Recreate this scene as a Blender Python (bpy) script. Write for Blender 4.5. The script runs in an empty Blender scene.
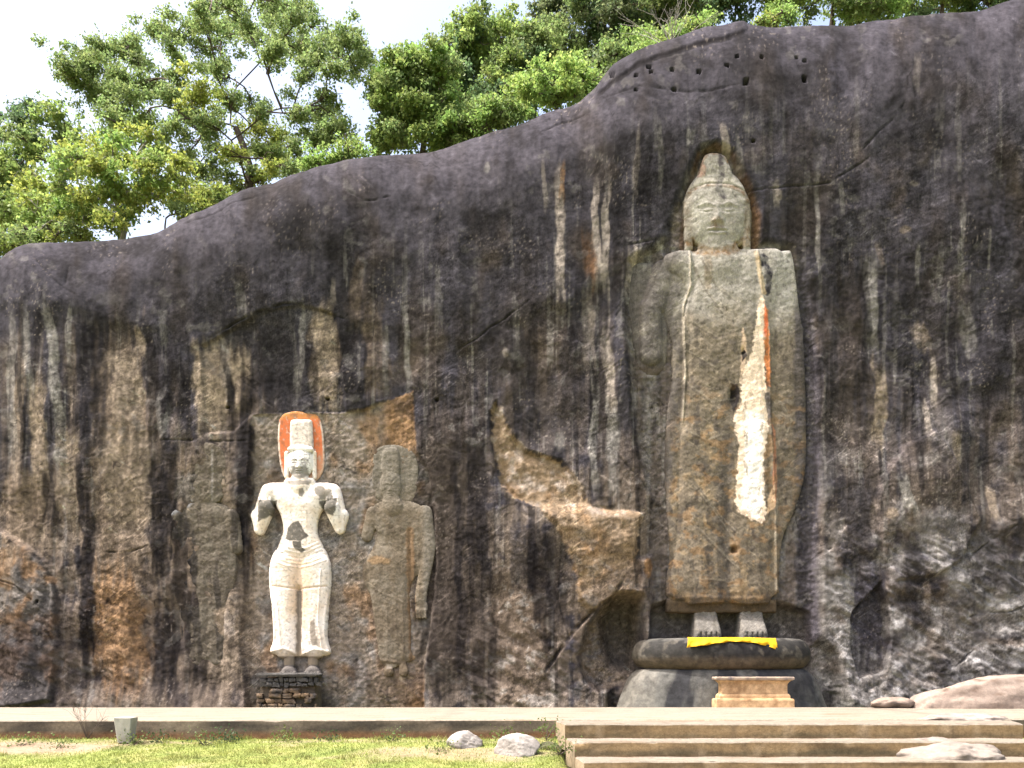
import bpy, math, random
import numpy as np
rnd = random.Random(7)
scene = bpy.context.scene
C = scene.collection

# ------------------------------------------------------------------ camera, sky, sun, exposure
EYE = 1.1          # eye height above the paved terrace (metres)
DIST = 28.0        # eye to the rock wall
F = 900.0          # focal length in pixels of a 1024 wide picture
cam_d = bpy.data.cameras.new("camera")
cam = bpy.data.objects.new("camera", cam_d); C.objects.link(cam)
cam.location = (0, -DIST, EYE)
cam.rotation_euler = (math.radians(90), 0, 0)
cam_d.sensor_width = 36.0
cam_d.lens = 36.0 * F / 1024.0
cam_d.shift_y = (670 - 384) / 1024.0
cam_d.clip_end = 2000
scene.camera = cam

SUN_DIR = np.array([-0.42, -0.11, 0.90]); SUN_DIR = SUN_DIR / np.linalg.norm(SUN_DIR)   # towards the sun
world = bpy.data.worlds.new("World"); scene.world = world
world.use_nodes = True
wn = world.node_tree.nodes; wl = world.node_tree.links
bg = wn["Background"]
sky = wn.new("ShaderNodeTexSky"); sky.sky_type = 'NISHITA'; sky.sun_disc = False
sky.sun_elevation = math.asin(SUN_DIR[2])
sky.sun_rotation = math.atan2(SUN_DIR[0], SUN_DIR[1])
sky.altitude = 100; sky.air_density = 1.0; sky.dust_density = 10.0; sky.ozone_density = 1.0
wl.new(sky.outputs[0], bg.inputs[0])
bg.inputs[1].default_value = 0.15
sun_d = bpy.data.lights.new("sun", 'SUN'); sun_d.energy = 2.5; sun_d.angle = math.radians(0.55)
sun_d.color = (1.0, 0.97, 0.925)
sun = bpy.data.objects.new("sun", sun_d); C.objects.link(sun)
from mathutils import Vector
sun.rotation_euler = Vector(SUN_DIR).to_track_quat('Z', 'Y').to_euler()
sun.location = (-20, -20, 60)
scene.view_settings.view_transform = 'Standard'
scene.view_settings.look = 'None'
scene.view_settings.exposure = 1.72
scene.view_settings.gamma = 1.0

# ------------------------------------------------------------------ units: wall grid squares of S metres
S = DIST / F
def wx(u): return (np.asarray(u, float) - 512.0) * S
def wz(v): return EYE + (670.0 - np.asarray(v, float)) * S
def at(u, v, y):                       # a point at depth y (metres behind the wall plane)
    k = (DIST + y) / F
    return ((u - 512) * k, y, EYE + (670 - v) * k)

# ------------------------------------------------------------------ numpy noise
_r = np.random.RandomState(11)
_perm = _r.permutation(512)
_ang = _r.rand(512) * 2 * np.pi
_gx, _gy = np.cos(_ang), np.sin(_ang)
def noise(x, y, seed=0):
    x = np.asarray(x, float) + seed * 17.31; y = np.asarray(y, float) + seed * 9.73
    xi = np.floor(x).astype(np.int64); yi = np.floor(y).astype(np.int64)
    xf = x - xi; yf = y - yi
    def g(a, b, dx, dy):
        h = _perm[(_perm[a & 511] + b) & 511]
        return _gx[h] * dx + _gy[h] * dy
    sx = xf * xf * xf * (xf * (xf * 6 - 15) + 10); sy = yf * yf * yf * (yf * (yf * 6 - 15) + 10)
    n00 = g(xi, yi, xf, yf); n10 = g(xi + 1, yi, xf - 1, yf)
    n01 = g(xi, yi + 1, xf, yf - 1); n11 = g(xi + 1, yi + 1, xf - 1, yf - 1)
    return 1.5 * ((n00 * (1 - sx) + n10 * sx) * (1 - sy) + (n01 * (1 - sx) + n11 * sx) * sy)
def fbm(x, y, o=4, seed=0, gain=0.5):
    a = 1.0; t = 0; s = 0
    for i in range(o):
        s = s + a * noise(x * 2 ** i, y * 2 ** i, seed + i * 3); t += a; a *= gain
    return s / t
def ss(a, b, x):
    t = np.clip((x - a) / (b - a), 0, 1); return t * t * (3 - 2 * t)
def sdf_poly(u, v, pts):               # > 0 inside, in grid squares
    P = np.array(pts, float); n = len(P)
    d = np.full(u.shape, 1e9); inside = np.zeros(u.shape, bool)
    for i in range(n):
        a = P[i]; b = P[(i + 1) % n]; e = b - a
        wu = u - a[0]; wv = v - a[1]
        t = np.clip((wu * e[0] + wv * e[1]) / (e @ e + 1e-9), 0, 1)
        d = np.minimum(d, (wu - e[0] * t) ** 2 + (wv - e[1] * t) ** 2)
        c = (a[1] > v) != (b[1] > v)
        if e[1] != 0:
            inside ^= c & (u < e[0] * (v - a[1]) / e[1] + a[0])
    return np.where(inside, 1, -1) * np.sqrt(d)
def dist_line(u, v, pts):              # distance to an open polyline, and 0..1 along it
    d = np.full(u.shape, 1e9); al = np.zeros(u.shape); n = len(pts) - 1
    for i in range(n):
        a = np.array(pts[i], float); b = np.array(pts[i + 1], float); e = b - a
        wu = u - a[0]; wv = v - a[1]
        t = np.clip((wu * e[0] + wv * e[1]) / (e @ e + 1e-9), 0, 1)
        q = np.sqrt((wu - e[0] * t) ** 2 + (wv - e[1] * t) ** 2)
        m = q < d; d = np.where(m, q, d); al = np.where(m, (i + t) / n, al)
    return d, al
def chord(pts):                        # x -> y by a smooth-ish polyline
    P = np.array(pts, float)
    return lambda x: np.interp(x, P[:, 0], P[:, 1])

# ------------------------------------------------------------------ mesh and material helpers
def mesh_obj(name, verts, faces, mat, parent=None, col=None, smooth=True, alpha=None):
    me = bpy.data.meshes.new(name)
    verts = np.asarray(verts, np.float32); 
    if isinstance(faces, np.ndarray):
        n, k = faces.shape
        me.vertices.add(len(verts)); me.vertices.foreach_set('co', verts.ravel())
        me.loops.add(n * k); me.loops.foreach_set('vertex_index', faces.astype(np.int32).ravel())
        me.polygons.add(n)
        me.polygons.foreach_set('loop_start', np.arange(0, n * k, k, dtype=np.int32))
        me.polygons.foreach_set('loop_total', np.full(n, k, np.int32))
    else:
        me.from_pydata([tuple(map(float, p)) for p in verts], [], faces)
    me.update(calc_edges=True); me.validate()
    if col is not None:
        ca = me.color_attributes.new('Col', 'FLOAT_COLOR', 'POINT')
        c4 = np.ones((len(verts), 4), np.float32); c4[:, :3] = col
        if alpha is not None: c4[:, 3] = alpha
        ca.data.foreach_set('color', c4.ravel())
    if smooth:
        me.polygons.foreach_set('use_smooth', np.ones(len(me.polygons), bool))
    me.update()
    if mat: me.materials.append(mat)
    o = bpy.data.objects.new(name, me); C.objects.link(o)
    if parent: o.parent = parent
    return o
def tag(o, label=None, cat=None, group=None, kind=None):
    if label: o['label'] = label
    if cat: o['category'] = cat
    if group: o['group'] = group
    if kind: o['kind'] = kind
    return o
def thing(name, label, cat, loc=(0, 0, 0), group=None):
    o = bpy.data.objects.new(name, None); C.objects.link(o)
    o.location = loc; o.empty_display_size = 0.3
    return tag(o, label, cat, group)

def material(name, color=(0.5, 0.5, 0.5), attr=False, rough=0.9, spec=0.2, nscale=6.0, lo=0.7, hi=1.3,
             bump=0.02, bscale=14.0, stain=None, sscale=1.5, stretch=(1, 1, 1), transl=0.0, runs=0.0):
    m = bpy.data.materials.new(name); m.use_nodes = True
    nt = m.node_tree; N = nt.nodes; L = nt.links
    b = N["Principled BSDF"]; b.inputs['Roughness'].default_value = rough
    b.inputs['Specular IOR Level'].default_value = spec
    tc = N.new("ShaderNodeTexCoord")
    mp = N.new("ShaderNodeMapping"); mp.inputs['Scale'].default_value = stretch
    L.new(tc.outputs['Object'], mp.inputs['Vector'])
    if attr:
        src = N.new("ShaderNodeVertexColor"); src.layer_name = 'Col'; out = src.outputs[0]
    else:
        src = N.new("ShaderNodeRGB"); src.outputs[0].default_value = (*color, 1); out = src.outputs[0]
    if stain:
        n2 = N.new("ShaderNodeTexNoise"); n2.inputs['Scale'].default_value = sscale; n2.inputs['Detail'].default_value = 8
        n2.inputs['Roughness'].default_value = 0.65
        L.new(mp.outputs[0], n2.inputs['Vector'])
        r2 = N.new("ShaderNodeValToRGB"); r2.color_ramp.elements[0].position = 0.42; r2.color_ramp.elements[1].position = 0.62
        L.new(n2.outputs[0], r2.inputs[0])
        mx = N.new("ShaderNodeMixRGB"); L.new(r2.outputs[0], mx.inputs[0]); L.new(out, mx.inputs[1])
        mx.inputs[2].default_value = (*stain, 1); out = mx.outputs[0]
    n1 = N.new("ShaderNodeTexNoise"); n1.inputs['Scale'].default_value = nscale; n1.inputs['Detail'].default_value = 9
    n1.inputs['Roughness'].default_value = 0.7
    L.new(mp.outputs[0], n1.inputs['Vector'])
    mr = N.new("ShaderNodeMapRange"); mr.inputs[1].default_value = 0.3; mr.inputs[2].default_value = 0.7
    mr.inputs[3].default_value = lo; mr.inputs[4].default_value = hi
    L.new(n1.outputs[0], mr.inputs[0])
    mu = N.new("ShaderNodeMixRGB"); mu.blend_type = 'MULTIPLY'; mu.inputs[0].default_value = 1
    L.new(out, mu.inputs[1]); L.new(mr.outputs[0], mu.inputs[2])
    def layer(rot, scl, lo_, hi_, a, b_, det=5, fac=None):
        nonlocal mu
        m1 = N.new("ShaderNodeMapping"); m1.inputs['Rotation'].default_value = rot; L.new(tc.outputs['Object'], m1.inputs[0])
        m2 = N.new("ShaderNodeMapping"); m2.inputs['Scale'].default_value = scl; L.new(m1.outputs[0], m2.inputs[0])
        nn = N.new("ShaderNodeTexNoise"); nn.inputs['Scale'].default_value = 1; nn.inputs['Detail'].default_value = det; nn.inputs['Roughness'].default_value = .6
        L.new(m2.outputs[0], nn.inputs['Vector'])
        r_ = N.new("ShaderNodeMapRange"); r_.inputs[1].default_value = lo_; r_.inputs[2].default_value = hi_; r_.inputs[3].default_value = a; r_.inputs[4].default_value = b_
        L.new(nn.outputs[0], r_.inputs[0])
        m3 = N.new("ShaderNodeMixRGB"); m3.blend_type = 'MULTIPLY'; m3.inputs[0].default_value = 1; L.new(fac, m3.inputs[0]); L.new(mu.outputs[0], m3.inputs[1]); L.new(r_.outputs[0], m3.inputs[2]); mu = m3
    if runs:
        def patch(sc, a, b_):
            nn = N.new("ShaderNodeTexNoise"); nn.inputs['Scale'].default_value = sc; nn.inputs['Detail'].default_value = 4; L.new(tc.outputs['Object'], nn.inputs['Vector'])
            r_ = N.new("ShaderNodeMapRange"); r_.inputs[1].default_value = a; r_.inputs[2].default_value = b_; L.new(nn.outputs[0], r_.inputs[0])
            p_ = N.new("ShaderNodeMath"); p_.operation = 'MULTIPLY'; L.new(r_.outputs[0], p_.inputs[0]); L.new(src.outputs['Alpha'], p_.inputs[1]); return p_.outputs[0]
        layer((0, 0, 0), (7, 3, .5), .38, .62, 1 - .26 * runs, 1 + .26 * runs, 7, patch(.8, .40, .62))                  # water runs
        layer((0, math.radians(37), 0), (1.5, 3, 15), .56, .70, 1, 1 + 1.2 * runs, 3, patch(.45, .46, .60))      # slanting pale scratches
        layer((0, math.radians(52), 0), (1.2, 3, 11), .30, .44, 1 - .5 * runs, 1, 3, patch(.6, .48, .62))        # slanting dark scratches
        layer((0, math.radians(37), 0), (5, 3, 24), .60, .65, 1, 1 + .9 * runs, 3, patch(.7, .42, .56))        # crisp pale flecks
        layer((0, math.radians(10), 0), (9, 3, 4.5), .33, .38, 1 - .5 * runs, 1, 4, patch(.55, .44, .58))       # crisp dark pits
        layer((0, math.radians(20), 0), (2.5, 3, 9), .34, .66, 1 - .35 * runs, 1 + .35 * runs, 5, src.outputs['Alpha'])
        layer((0, 0, 0), (24, 24, 15), .36, .64, 1 - .34 * runs, 1 + .36 * runs, 4, patch(50, -1, 0))           # grain
    L.new(mu.outputs[0], b.inputs['Base Color'])
    if bump:
        nb = N.new("ShaderNodeTexNoise"); nb.inputs['Scale'].default_value = bscale; nb.inputs['Detail'].default_value = 8
        nb.inputs['Roughness'].default_value = 0.65
        L.new(tc.outputs['Object'], nb.inputs['Vector'])
        bp = N.new("ShaderNodeBump"); bp.inputs['Strength'].default_value = 0.8; bp.inputs['Distance'].default_value = bump
        L.new(nb.outputs[0], bp.inputs['Height']); L.new(bp.outputs[0], b.inputs['Normal'])
    if transl:
        t = N.new("ShaderNodeBsdfTranslucent"); L.new(mu.outputs[0], t.inputs[0])
        ms = N.new("ShaderNodeMixShader"); ms.inputs[0].default_value = transl
        L.new(b.outputs[0], ms.inputs[1]); L.new(t.outputs[0], ms.inputs[2])
        L.new(ms.outputs[0], N["Material Output"].inputs[0])
    return m

M_rock = material("rock", attr=True, rough=0.95, spec=0.04, nscale=5.0, lo=0.62, hi=1.38, bump=0.015, bscale=11.0, runs=.82)
M_carved = material("carved_stone", attr=True, rough=0.95, spec=0.05, nscale=9.0, lo=0.8, hi=1.2, bump=0.008, bscale=16.0, runs=.42)
M_pedestal = material("pedestal_stone", attr=True, rough=0.75, spec=0.25, nscale=3.2, lo=0.4, hi=1.65, bump=0.02, bscale=8.0)
M_paint = material("painted_stone", attr=True, rough=0.85, spec=0.1, nscale=9.0, lo=0.88, hi=1.08, bump=0.004, bscale=16.0)
M_concrete = material("concrete", attr=True, rough=0.92, spec=0.15, nscale=13.0, lo=0.68, hi=1.28, bump=0.012, bscale=22)
M_altar = material("ochre_stone", (0.54, 0.36, 0.20), nscale=5, lo=0.6, hi=1.25, stain=(0.34, 0.21, 0.11), sscale=3.0, bump=0.012)
M_slab = material("altar_slab", (0.44, 0.34, 0.25), nscale=8, lo=0.6, hi=1.2, stain=(0.12, 0.10, 0.10), sscale=4.0, bump=0.01)
M_ground = material("ground", attr=True, rough=1.0, spec=0.05, nscale=9.0, lo=0.7, hi=1.3, bump=0.03, bscale=20)
M_grass = material("grass", attr=True, rough=0.7, spec=0.2, nscale=3.0, lo=0.8, hi=1.2, bump=0, transl=0.3)
M_leaf = material("leaf", attr=True, rough=0.55, spec=0.3, nscale=0.4, lo=0.85, hi=1.15, bump=0, transl=0.58)
M_bark = material("bark", (0.085, 0.065, 0.055), nscale=4, lo=0.6, hi=1.5, bump=0.03, bscale=8)
M_palebark = material("pale_bark", (0.27, 0.25, 0.22), nscale=4, lo=0.6, hi=1.3, bump=0.02, bscale=8)
M_cloth = material("yellow_cloth", (0.60, 0.34, 0.012), rough=0.75, spec=0.2, nscale=3, lo=0.9, hi=1.08, bump=0.01, bscale=6)
M_boulder = material("boulder", attr=True, nscale=6, lo=0.7, hi=1.25, bump=0.03, bscale=9)

BLACK = np.array((.020, .018, .019)); DARK = np.array((.042, .039, .042)); DKBR = np.array((.062, .051, .043))
PURP = np.array((.070, .066, .079)); BROWN = np.array((.155, .121, .090)); TAN = np.array((.285, .230, .172))
ORANGE = np.array((.27, .155, .07)); PALE = np.array((.38, .33, .28)); GREY = np.array((.20, .19, .175))
LGREY = np.array((.31, .295, .265)); RUST = np.array((.16, .085, .04)); WHITE = np.array((.78, .72, .66))

def mixc(col, c, m):
    m = np.clip(m, 0, 1)[:, None]
    return col * (1 - m) + np.asarray(c) * m

# ------------------------------------------------------------------ the rock
RIDGE = chord([(-330, 640), (-260, 560), (-180, 450), (-90, 340), (-40, 292), (0, 258), (8, 250), (25, 241), (60, 237), (100, 233), (140, 232), (158, 230), (172, 225), (200, 213),
               (215, 205), (250, 190), (300, 178), (340, 166), (380, 155), (420, 150), (460, 138), (500, 126), (540, 112),
               (580, 100), (598, 86), (612, 72), (640, 55), (680, 40), (705, 30), (745, 24), (770, 28), (800, 25), (850, 22), (900, 17),
               (950, 13), (980, 10), (1000, 4), (1024, -4), (1100, -30), (1200, -50), (1300, -10), (1380, 60)])
BROW = chord([(-400, 300), (0, 300), (100, 310), (150, 330), (200, 342), (230, 325), (262, 310), (300, 304), (335, 312), (400, 330), (460, 345),
              (520, 310), (580, 300), (630, 250), (680, 160), (720, 135), (760, 160), (800, 240), (830, 300), (900, 350), (960, 380), (1400, 400)])

NICHE = [(250, 413), (300, 411), (335, 412), (362, 408), (390, 398), (412, 389), (414, 420), (416, 450), (428, 470), (434, 505),
         (436, 570), (430, 630), (424, 668), (424, 720), (250, 720), (240, 640), (248, 560)]
BLOCKA = [(200, 345), (262, 312), (300, 305), (335, 314), (345, 411), (250, 413), (232, 430), (204, 432)]
PATCH = [(496, 399), (503, 415), (512, 432), (525, 449), (545, 455), (562, 460), (573, 474), (582, 490), (591, 507), (612, 509), (632, 511), (643, 514), (636, 530),
         (634, 560), (638, 600), (612, 598), (592, 612), (580, 600), (572, 560), (558, 528), (540, 508), (515, 498), (500, 482), (492, 440), (490, 410)]
GIANT = [(630, 262), (652, 248), (668, 232), (676, 205), (684, 185), (694, 165), (702, 150), (716, 145), (732, 153), (744, 176),
         (756, 200), (762, 240), (792, 244), (806, 262), (818, 330), (822, 480), (818, 560), (822, 642), (636, 642), (648, 580), (652, 500),
         (638, 440), (630, 372), (626, 310)]
PEDHOLE = [(616, 650), (634, 634), (816, 634), (838, 655), (850, 725), (606, 725)]
LEGS = [(652, 606), (668, 601), (778, 601), (812, 612), (815, 642), (650, 642)]
CAVE = [(604, 606), (618, 594), (634, 594), (641, 610), (640, 650), (632, 682), (600, 690), (585, 680), (580, 655), (590, 625)]
CAVEIN = [(606, 614), (622, 600), (638, 600), (641, 640), (634, 670), (614, 664), (606, 640)]
WEDGE = [(872, 592), (882, 584), (890, 604), (893, 640), (886, 672), (860, 678), (852, 650), (852, 614)]
SLABR = [(905, 446), (935, 430), (960, 470), (980, 520), (960, 560), (935, 575), (895, 580), (884, 560), (876, 500), (884, 476)]
SLABL = [(0, 530), (22, 545), (45, 562), (58, 590), (62, 640), (58, 700), (-60, 720), (-60, 500)]

def streak(u, v, u0, v0, u1, v1, w, seed):
    t = (v - v0) / (v1 - v0)
    uc = u0 + (u1 - u0) * t + 4 * noise(v * .02, v * 0 + seed, seed)
    ww = w * (1 + .35 * noise(v * .035, v * 0 + seed * 3.3, seed + 5))
    d = np.abs(u - uc) + .30 * w * fbm(u * .12, v * .05, 3, seed + 9)
    m = 1 - ss(ww * .40, ww * .66, d)
    return m * ss(-.06, .22, t + .16 * noise(u * .22, v * .02, seed)) * (1 - ss(.70, 1.06, t + .2 * noise(u * .25, v * .02, seed + 2)))

STREAKS = [  # u0 v0 u1 v1 width colour strength
    (22, 310, 8, 620, 10, TAN, .45), (9, 310, 12, 470, 7, LGREY, .4), (26, 300, 30, 420, 7, LGREY, .45), (34, 380, 40, 560, 17, TAN, 1.0), (46, 298, 62, 440, 10, LGREY, .75), (58, 420, 66, 520, 9, GREY, .6),
    (70, 300, 72, 370, 5, LGREY, .45), (118, 340, 128, 700, 44, BROWN * 1.2, 1.0), (122, 345, 128, 430, 28, TAN, .8), (126, 420, 130, 545, 42, TAN, .75), (137, 325, 143, 360, 7, TAN, .7), (70, 430, 66, 530, 22, TAN * .9, .8),
    (22, 470, 20, 560, 36, BROWN * 1.25, .9), (112, 560, 128, 705, 48, ORANGE, .55), (158, 395, 159, 440, 4, LGREY, .6), (168, 400, 166, 440, 4, LGREY, .6),
    (186, 445, 192, 620, 34, BROWN * 1.3, .85), (190, 470, 190, 505, 26, GREY, .6), (206, 340, 211, 442, 27, TAN * 1.15, 1.0), (235, 345, 239, 415, 17, TAN * 1.1, .9), (222, 330, 226, 400, 8, PALE, .4), (196, 390, 214, 440, 9, TAN, .8), (325, 306, 324, 412, 27, TAN * 1.1, 1.0),
    (290, 305, 296, 405, 5, LGREY, .55), (303, 305, 298, 400, 6, GREY, .6), (333, 278, 335, 308, 5, PALE, .4), (238, 280, 244, 320, 8, LGREY, .3),
    (214, 440, 216, 600, 30, TAN * .9, .8), (236, 560, 226, 700, 46, TAN * .85, .85), (229, 610, 222, 640, 18, PALE, .7), (243, 630, 250, 660, 18, TAN, .8),
    (372, 300, 380, 410, 22, BROWN, .55), (385, 320, 386, 400, 6, GREY, .5), (405, 300, 409, 392, 5, LGREY, .5), (360, 250, 352, 330, 10, BROWN, .4),
    (545, 160, 545, 210, 4, PALE, .55), (561, 160, 559, 310, 8, PALE * .9, .8), (562, 160, 562, 200, 5, ORANGE, .6), (597, 185, 596, 300, 7, PALE, .8), (607, 180, 606, 300, 7, PALE, .8), (585, 230, 590, 290, 12, RUST, .6),
    (585, 290, 590, 370, 12, PALE, .4), (605, 320, 612, 420, 9, PALE, .6), (594, 370, 596, 500, 7, LGREY, .55), (613, 400, 608, 460, 10, LGREY, .6), (617, 420, 612, 500, 8, GREY, .6), (632, 245, 634, 300, 12, PALE, .55), (636, 130, 639, 200, 5, PALE, .5), (657, 125, 660, 190, 5, LGREY, .5), (690, 130, 690, 150, 8, LGREY, .4), (722, 122, 727, 165, 7, PALE, .55), (733, 130, 742, 190, 6, LGREY, .4),
    (777, 180, 780, 210, 5, PALE, .4), (818, 165, 821, 300, 4, LGREY, .55), (840, 180, 843, 220, 5, GREY, .6), (871, 255, 878, 360, 11, LGREY, .7), (880, 355, 884, 455, 12, TAN, .75), (921, 320, 926, 350, 14, TAN, .5), (933, 352, 938, 412, 5, PALE, .6), (926, 400, 928, 440, 5, PALE, .55),
    (918, 240, 919, 290, 4, LGREY, .4), (940, 240, 940, 300, 5, GREY, .5), (962, 300, 972, 360, 12, GREY, .6), (960, 200, 962, 300, 6, LGREY, .35), (998, 180, 1000, 300, 14, PURP, .7), (901, 475, 912, 515, 12, LGREY, .7), (993, 485, 994, 525, 8, TAN, .6), (955, 430, 958, 470, 8, TAN, .45),
    (835, 50, 845, 120, 18, PURP, .8), (917, 55, 920, 95, 7, PALE, .2), (880, 240, 884, 270, 6, TAN, .3),
    # black water streaks
    (452, 395, 466, 712, 66, DKBR * .75, .75), (455, 420, 458, 690, 7, BLACK, .8), (470, 430, 474, 600, 6, BLACK, .7), (432, 450, 436, 712, 6, BLACK, .7), (500, 300, 505, 395, 26, DARK * .8, .6), (520, 330, 524, 440, 22, DARK * .8, .6), (568, 330, 572, 470, 14, DARK * .7, .6), (640, 130, 644, 240, 18, BLACK, .5), (668, 130, 670, 215, 14, BLACK, .5), (800, 110, 806, 240, 30, DKBR * .8, .5), (850, 250, 856, 460, 26, DKBR * .8, .6), (900, 240, 905, 400, 22, DARK * .8, .6), (948, 300, 952, 430, 14, DARK * .7, .5), (985, 330, 990, 430, 20, DARK * .8, .5), (20, 290, 22, 470, 5, BLACK, .6), (36, 300, 38, 390, 8, BLACK, .6), (92, 310, 96, 450, 18, BLACK, .5), (150, 330, 156, 400, 9, BLACK, .7), (200, 450, 204, 600, 7, BLACK, .7), (180, 500, 184, 640, 14, BLACK, .7), (214, 520, 218, 600, 6, BLACK, .6), (268, 340, 270, 411, 8, BLACK, .8), (288, 310, 289, 411, 6, BLACK, .6),
    (86, 455, 90, 712, 14, BLACK, 1.0), (46, 470, 44, 535, 13, BLACK, .8), (158, 440, 160, 600, 15, BLACK, .85), (172, 440, 168, 560, 12, BLACK, .75), (165, 600, 170, 712, 22, BLACK, .85), (190, 600, 200, 700, 16, BLACK, .6),
    (150, 340, 155, 450, 14, BLACK, .6), (172, 340, 176, 430, 18, BLACK, .7), (186, 370, 186, 430, 10, BLACK, .6), (242, 340, 244, 600, 13, BLACK, .85), (275, 310, 276, 411, 36, DARK, .75), (308, 320, 310, 411, 10, BLACK, .7), (345, 320, 350, 411, 20, BLACK, .65), (226, 360, 230, 420, 8, BLACK, .7), (78, 340, 82, 455, 16, BLACK, .55), (100, 360, 102, 460, 12, BLACK, .55),
    (418, 395, 424, 712, 14, BLACK, .5), (440, 420, 445, 712, 30, DKBR, .8), (478, 420, 486, 610, 12, BLACK, .75), (458, 480, 462, 700, 9, BLACK, .6), (470, 640, 480, 712, 18, BLACK, .6), (536, 512, 548, 650, 26, BLACK, .75), (552, 530, 562, 640, 20, BLACK, .65), (520, 510, 520, 600, 14, DARK, .6),
    (580, 180, 578, 420, 12, BLACK, .45), (615, 180, 618, 330, 9, BLACK, .5), (650, 140, 652, 230, 30, BLACK, .35), (604, 300, 600, 480, 9, BLACK, .5), (866, 250, 868, 400, 7, BLACK, .6), (745, 150, 752, 210, 12, BLACK, .5), (828, 200, 832, 560, 14, DARK, .5),
    (855, 470, 862, 590, 34, DARK, .8), (870, 560, 874, 672, 34, np.array((.060, .056, .066)), .9), (910, 530, 918, 630, 18, DARK, .8), (1000, 520, 1000, 600, 60, DARK, .65), (940, 480, 946, 560, 18, DARK, .5),
]

def rock_colour(u, v, outw):
    n = len(u)
    f1 = fbm(u * .012, v * .012, 5, 1); f2 = fbm(u * .05, v * .05, 4, 2); f3 = fbm(u * .2, v * .2, 3, 3)
    vs = fbm(u * .085, v * .007, 4, 4); vf = fbm(u * .28, v * .02, 3, 5)          # run-off streaking
    col = np.tile(DARK, (n, 1))
    col = mixc(col, PURP, ss(-.25, .45, f1 + .5 * f2 + .25) * .75)
    col = mixc(col, DKBR, ss(.0, .4, fbm(u * .02, v * .006, 4, 6)) * .7)
    up = ss(0, 90, BROW(u) - v)                                                      # weathered upper slope
    col = mixc(col, np.array((.096, .089, .103)), up * ss(-.2, .5, f1 + .4 * f2 + .1) * .8)
    low = ss(-12, 40, v - BROW(u) - 50 * f1 - 30 * f2 - 40 * vs)
    left = 1 - ss(235, 300, u); mid = ss(400, 440, u) * (1 - ss(640, 660, u)); right = ss(780, 830, u)
    brown = low * (left * .42 + mid * .28 + right * .26) * ss(-.22, .22, vs + .35 * f2 + .1 * vf)
    col = mixc(col, BROWN, brown)
    col = mixc(col, TAN, low * left * ss(.1, .5, vs + .5 * f2) * .45)
    lo3 = ss(400, 540, v + 60 * f1)
    col = mixc(col, np.array((.195, .158, .122)), lo3 * ss(-.25, .25, f2 + .6 * vs + .2) * .72 * (1 - .45 * right)); col = mixc(col, np.array((.25, .245, .24)), lo3 * right * ss(-.1, .3, f1 + .6 * f2) * .6)
    col = mixc(col, BLACK, ss(.15, .25, fbm(u * .085, v * .0035, 4, 14) + .08 * f2) * (.35 + .65 * low) * ss(60, 150, v - RIDGE(u)) * (1 - .6 * right * lo3) * (.75 - .4 * left * lo3))
    # faint runs under the whole ridge
    runs = ss(.27, .38, fbm(u * .15, v * .005, 3, 15) + .25 * f2 + .12 * f3) * ss(-60, 60, v - RIDGE(u) - 90)
    col = mixc(col, LGREY, runs * (.22 + .3 * ss(.0, .5, fbm(u * .01, v * .01, 3, 16))))
    col = mixc(col, BROWN, ss(.1, .55, fbm(u * .02, v * .012, 4, 17)) * .42 * ss(20, 150, v - RIDGE(u)))
    # lower areas
    lb = ss(560, 640, v + 30 * f1)
    col = mixc(col, BROWN * .9, lb * (1 - ss(250, 420, u)) * .35)
    s = sdf_poly(u, v, SLABL) + 6 * f2
    col = mixc(col, GREY * .62, ss(-2, 3, s) * .75); col = mixc(col, ORANGE * .75, ss(-2, 3, s) * ss(.05, .35, f1 + .6 * f2) * .7)
    s = sdf_poly(u, v, [(30, 620), (60, 600), (66, 720), (-60, 720), (-60, 640)]); col = mixc(col, DARK, ss(-20, 25, s + 14 * f2) * .75)
    g = ss(575, 625, v + 50 * f1 + 18 * f2) * ss(800, 835, u)
    col = mixc(col, GREY * .95, g * .75); col = mixc(col, np.array((.36, .355, .345)), g * ss(-.02, .32, f2 + .4 * f1 + .3 * f3) * .5); col = mixc(col, DARK, g * ss(.08, .3, fbm(u * .025, v * .03, 4, 22)) * .75)
    col = mixc(col, BROWN * .8, g * ss(.1, .4, fbm(u * .03, v * .05, 4, 21)) * .5)
    g2 = ss(480, 540, v) * ss(795, 810, u) * (1 - ss(840, 856, u)); col = mixc(col, GREY, g2 * .55 * ss(-.3, .3, f2))
    # niche
    s = sdf_poly(u, v, NICHE)
    m = ss(-1.2, 1.2, s + 1.5 * f3)
    nc = mixc(np.tile(np.array((.255, .215, .17)), (n, 1)), GREY * 1.05, ss(-.1, .4, f1 + .8 * f2))
    nc = mixc(nc, ORANGE, (ss(372, 392, u) * (1 - ss(440, 470, v)) * .8 + ss(.1, .4, fbm(u * .03, v * .02, 3, 24)) * .55))
    nc = mixc(nc, DKBR, ss(.12, .4, fbm(u * .05, v * .03, 4, 25)) * .6)
    nc = mixc(nc, RUST * .9, ss(640, 690, v + 20 * f2) * ss(330, 420, u + 30 * f1) * .6)
    nc = mixc(nc, PALE, (1 - ss(3, 8, np.abs(u - 345 - 0 * v))) * ss(0, .4, f3 + .3) * (1 - ss(440, 470, v)) * .45)
    col = col * (1 - m[:, None]) + nc * m[:, None]
    for (a, b, w, c, k) in [((250, 455), (250, 600), 10, GREY, .5)]: pass
    # fallen-away bright patch
    s = sdf_poly(u, v, PATCH)
    m = ss(-1.5, 1.5, s + 4 * f3 + 5 * f2)
    pc = mixc(np.tile(np.array((.27, .20, .13)), (n, 1)), PALE, ss(-.05, .35, f2 + .3 * f3) * .65 * (1 - ss(500, 545, v)))
    pc = mixc(pc, ORANGE, ss(-.05, .35, fbm(u * .035, v * .03, 4, 31)) * .5 * ss(430, 510, v))
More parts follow.
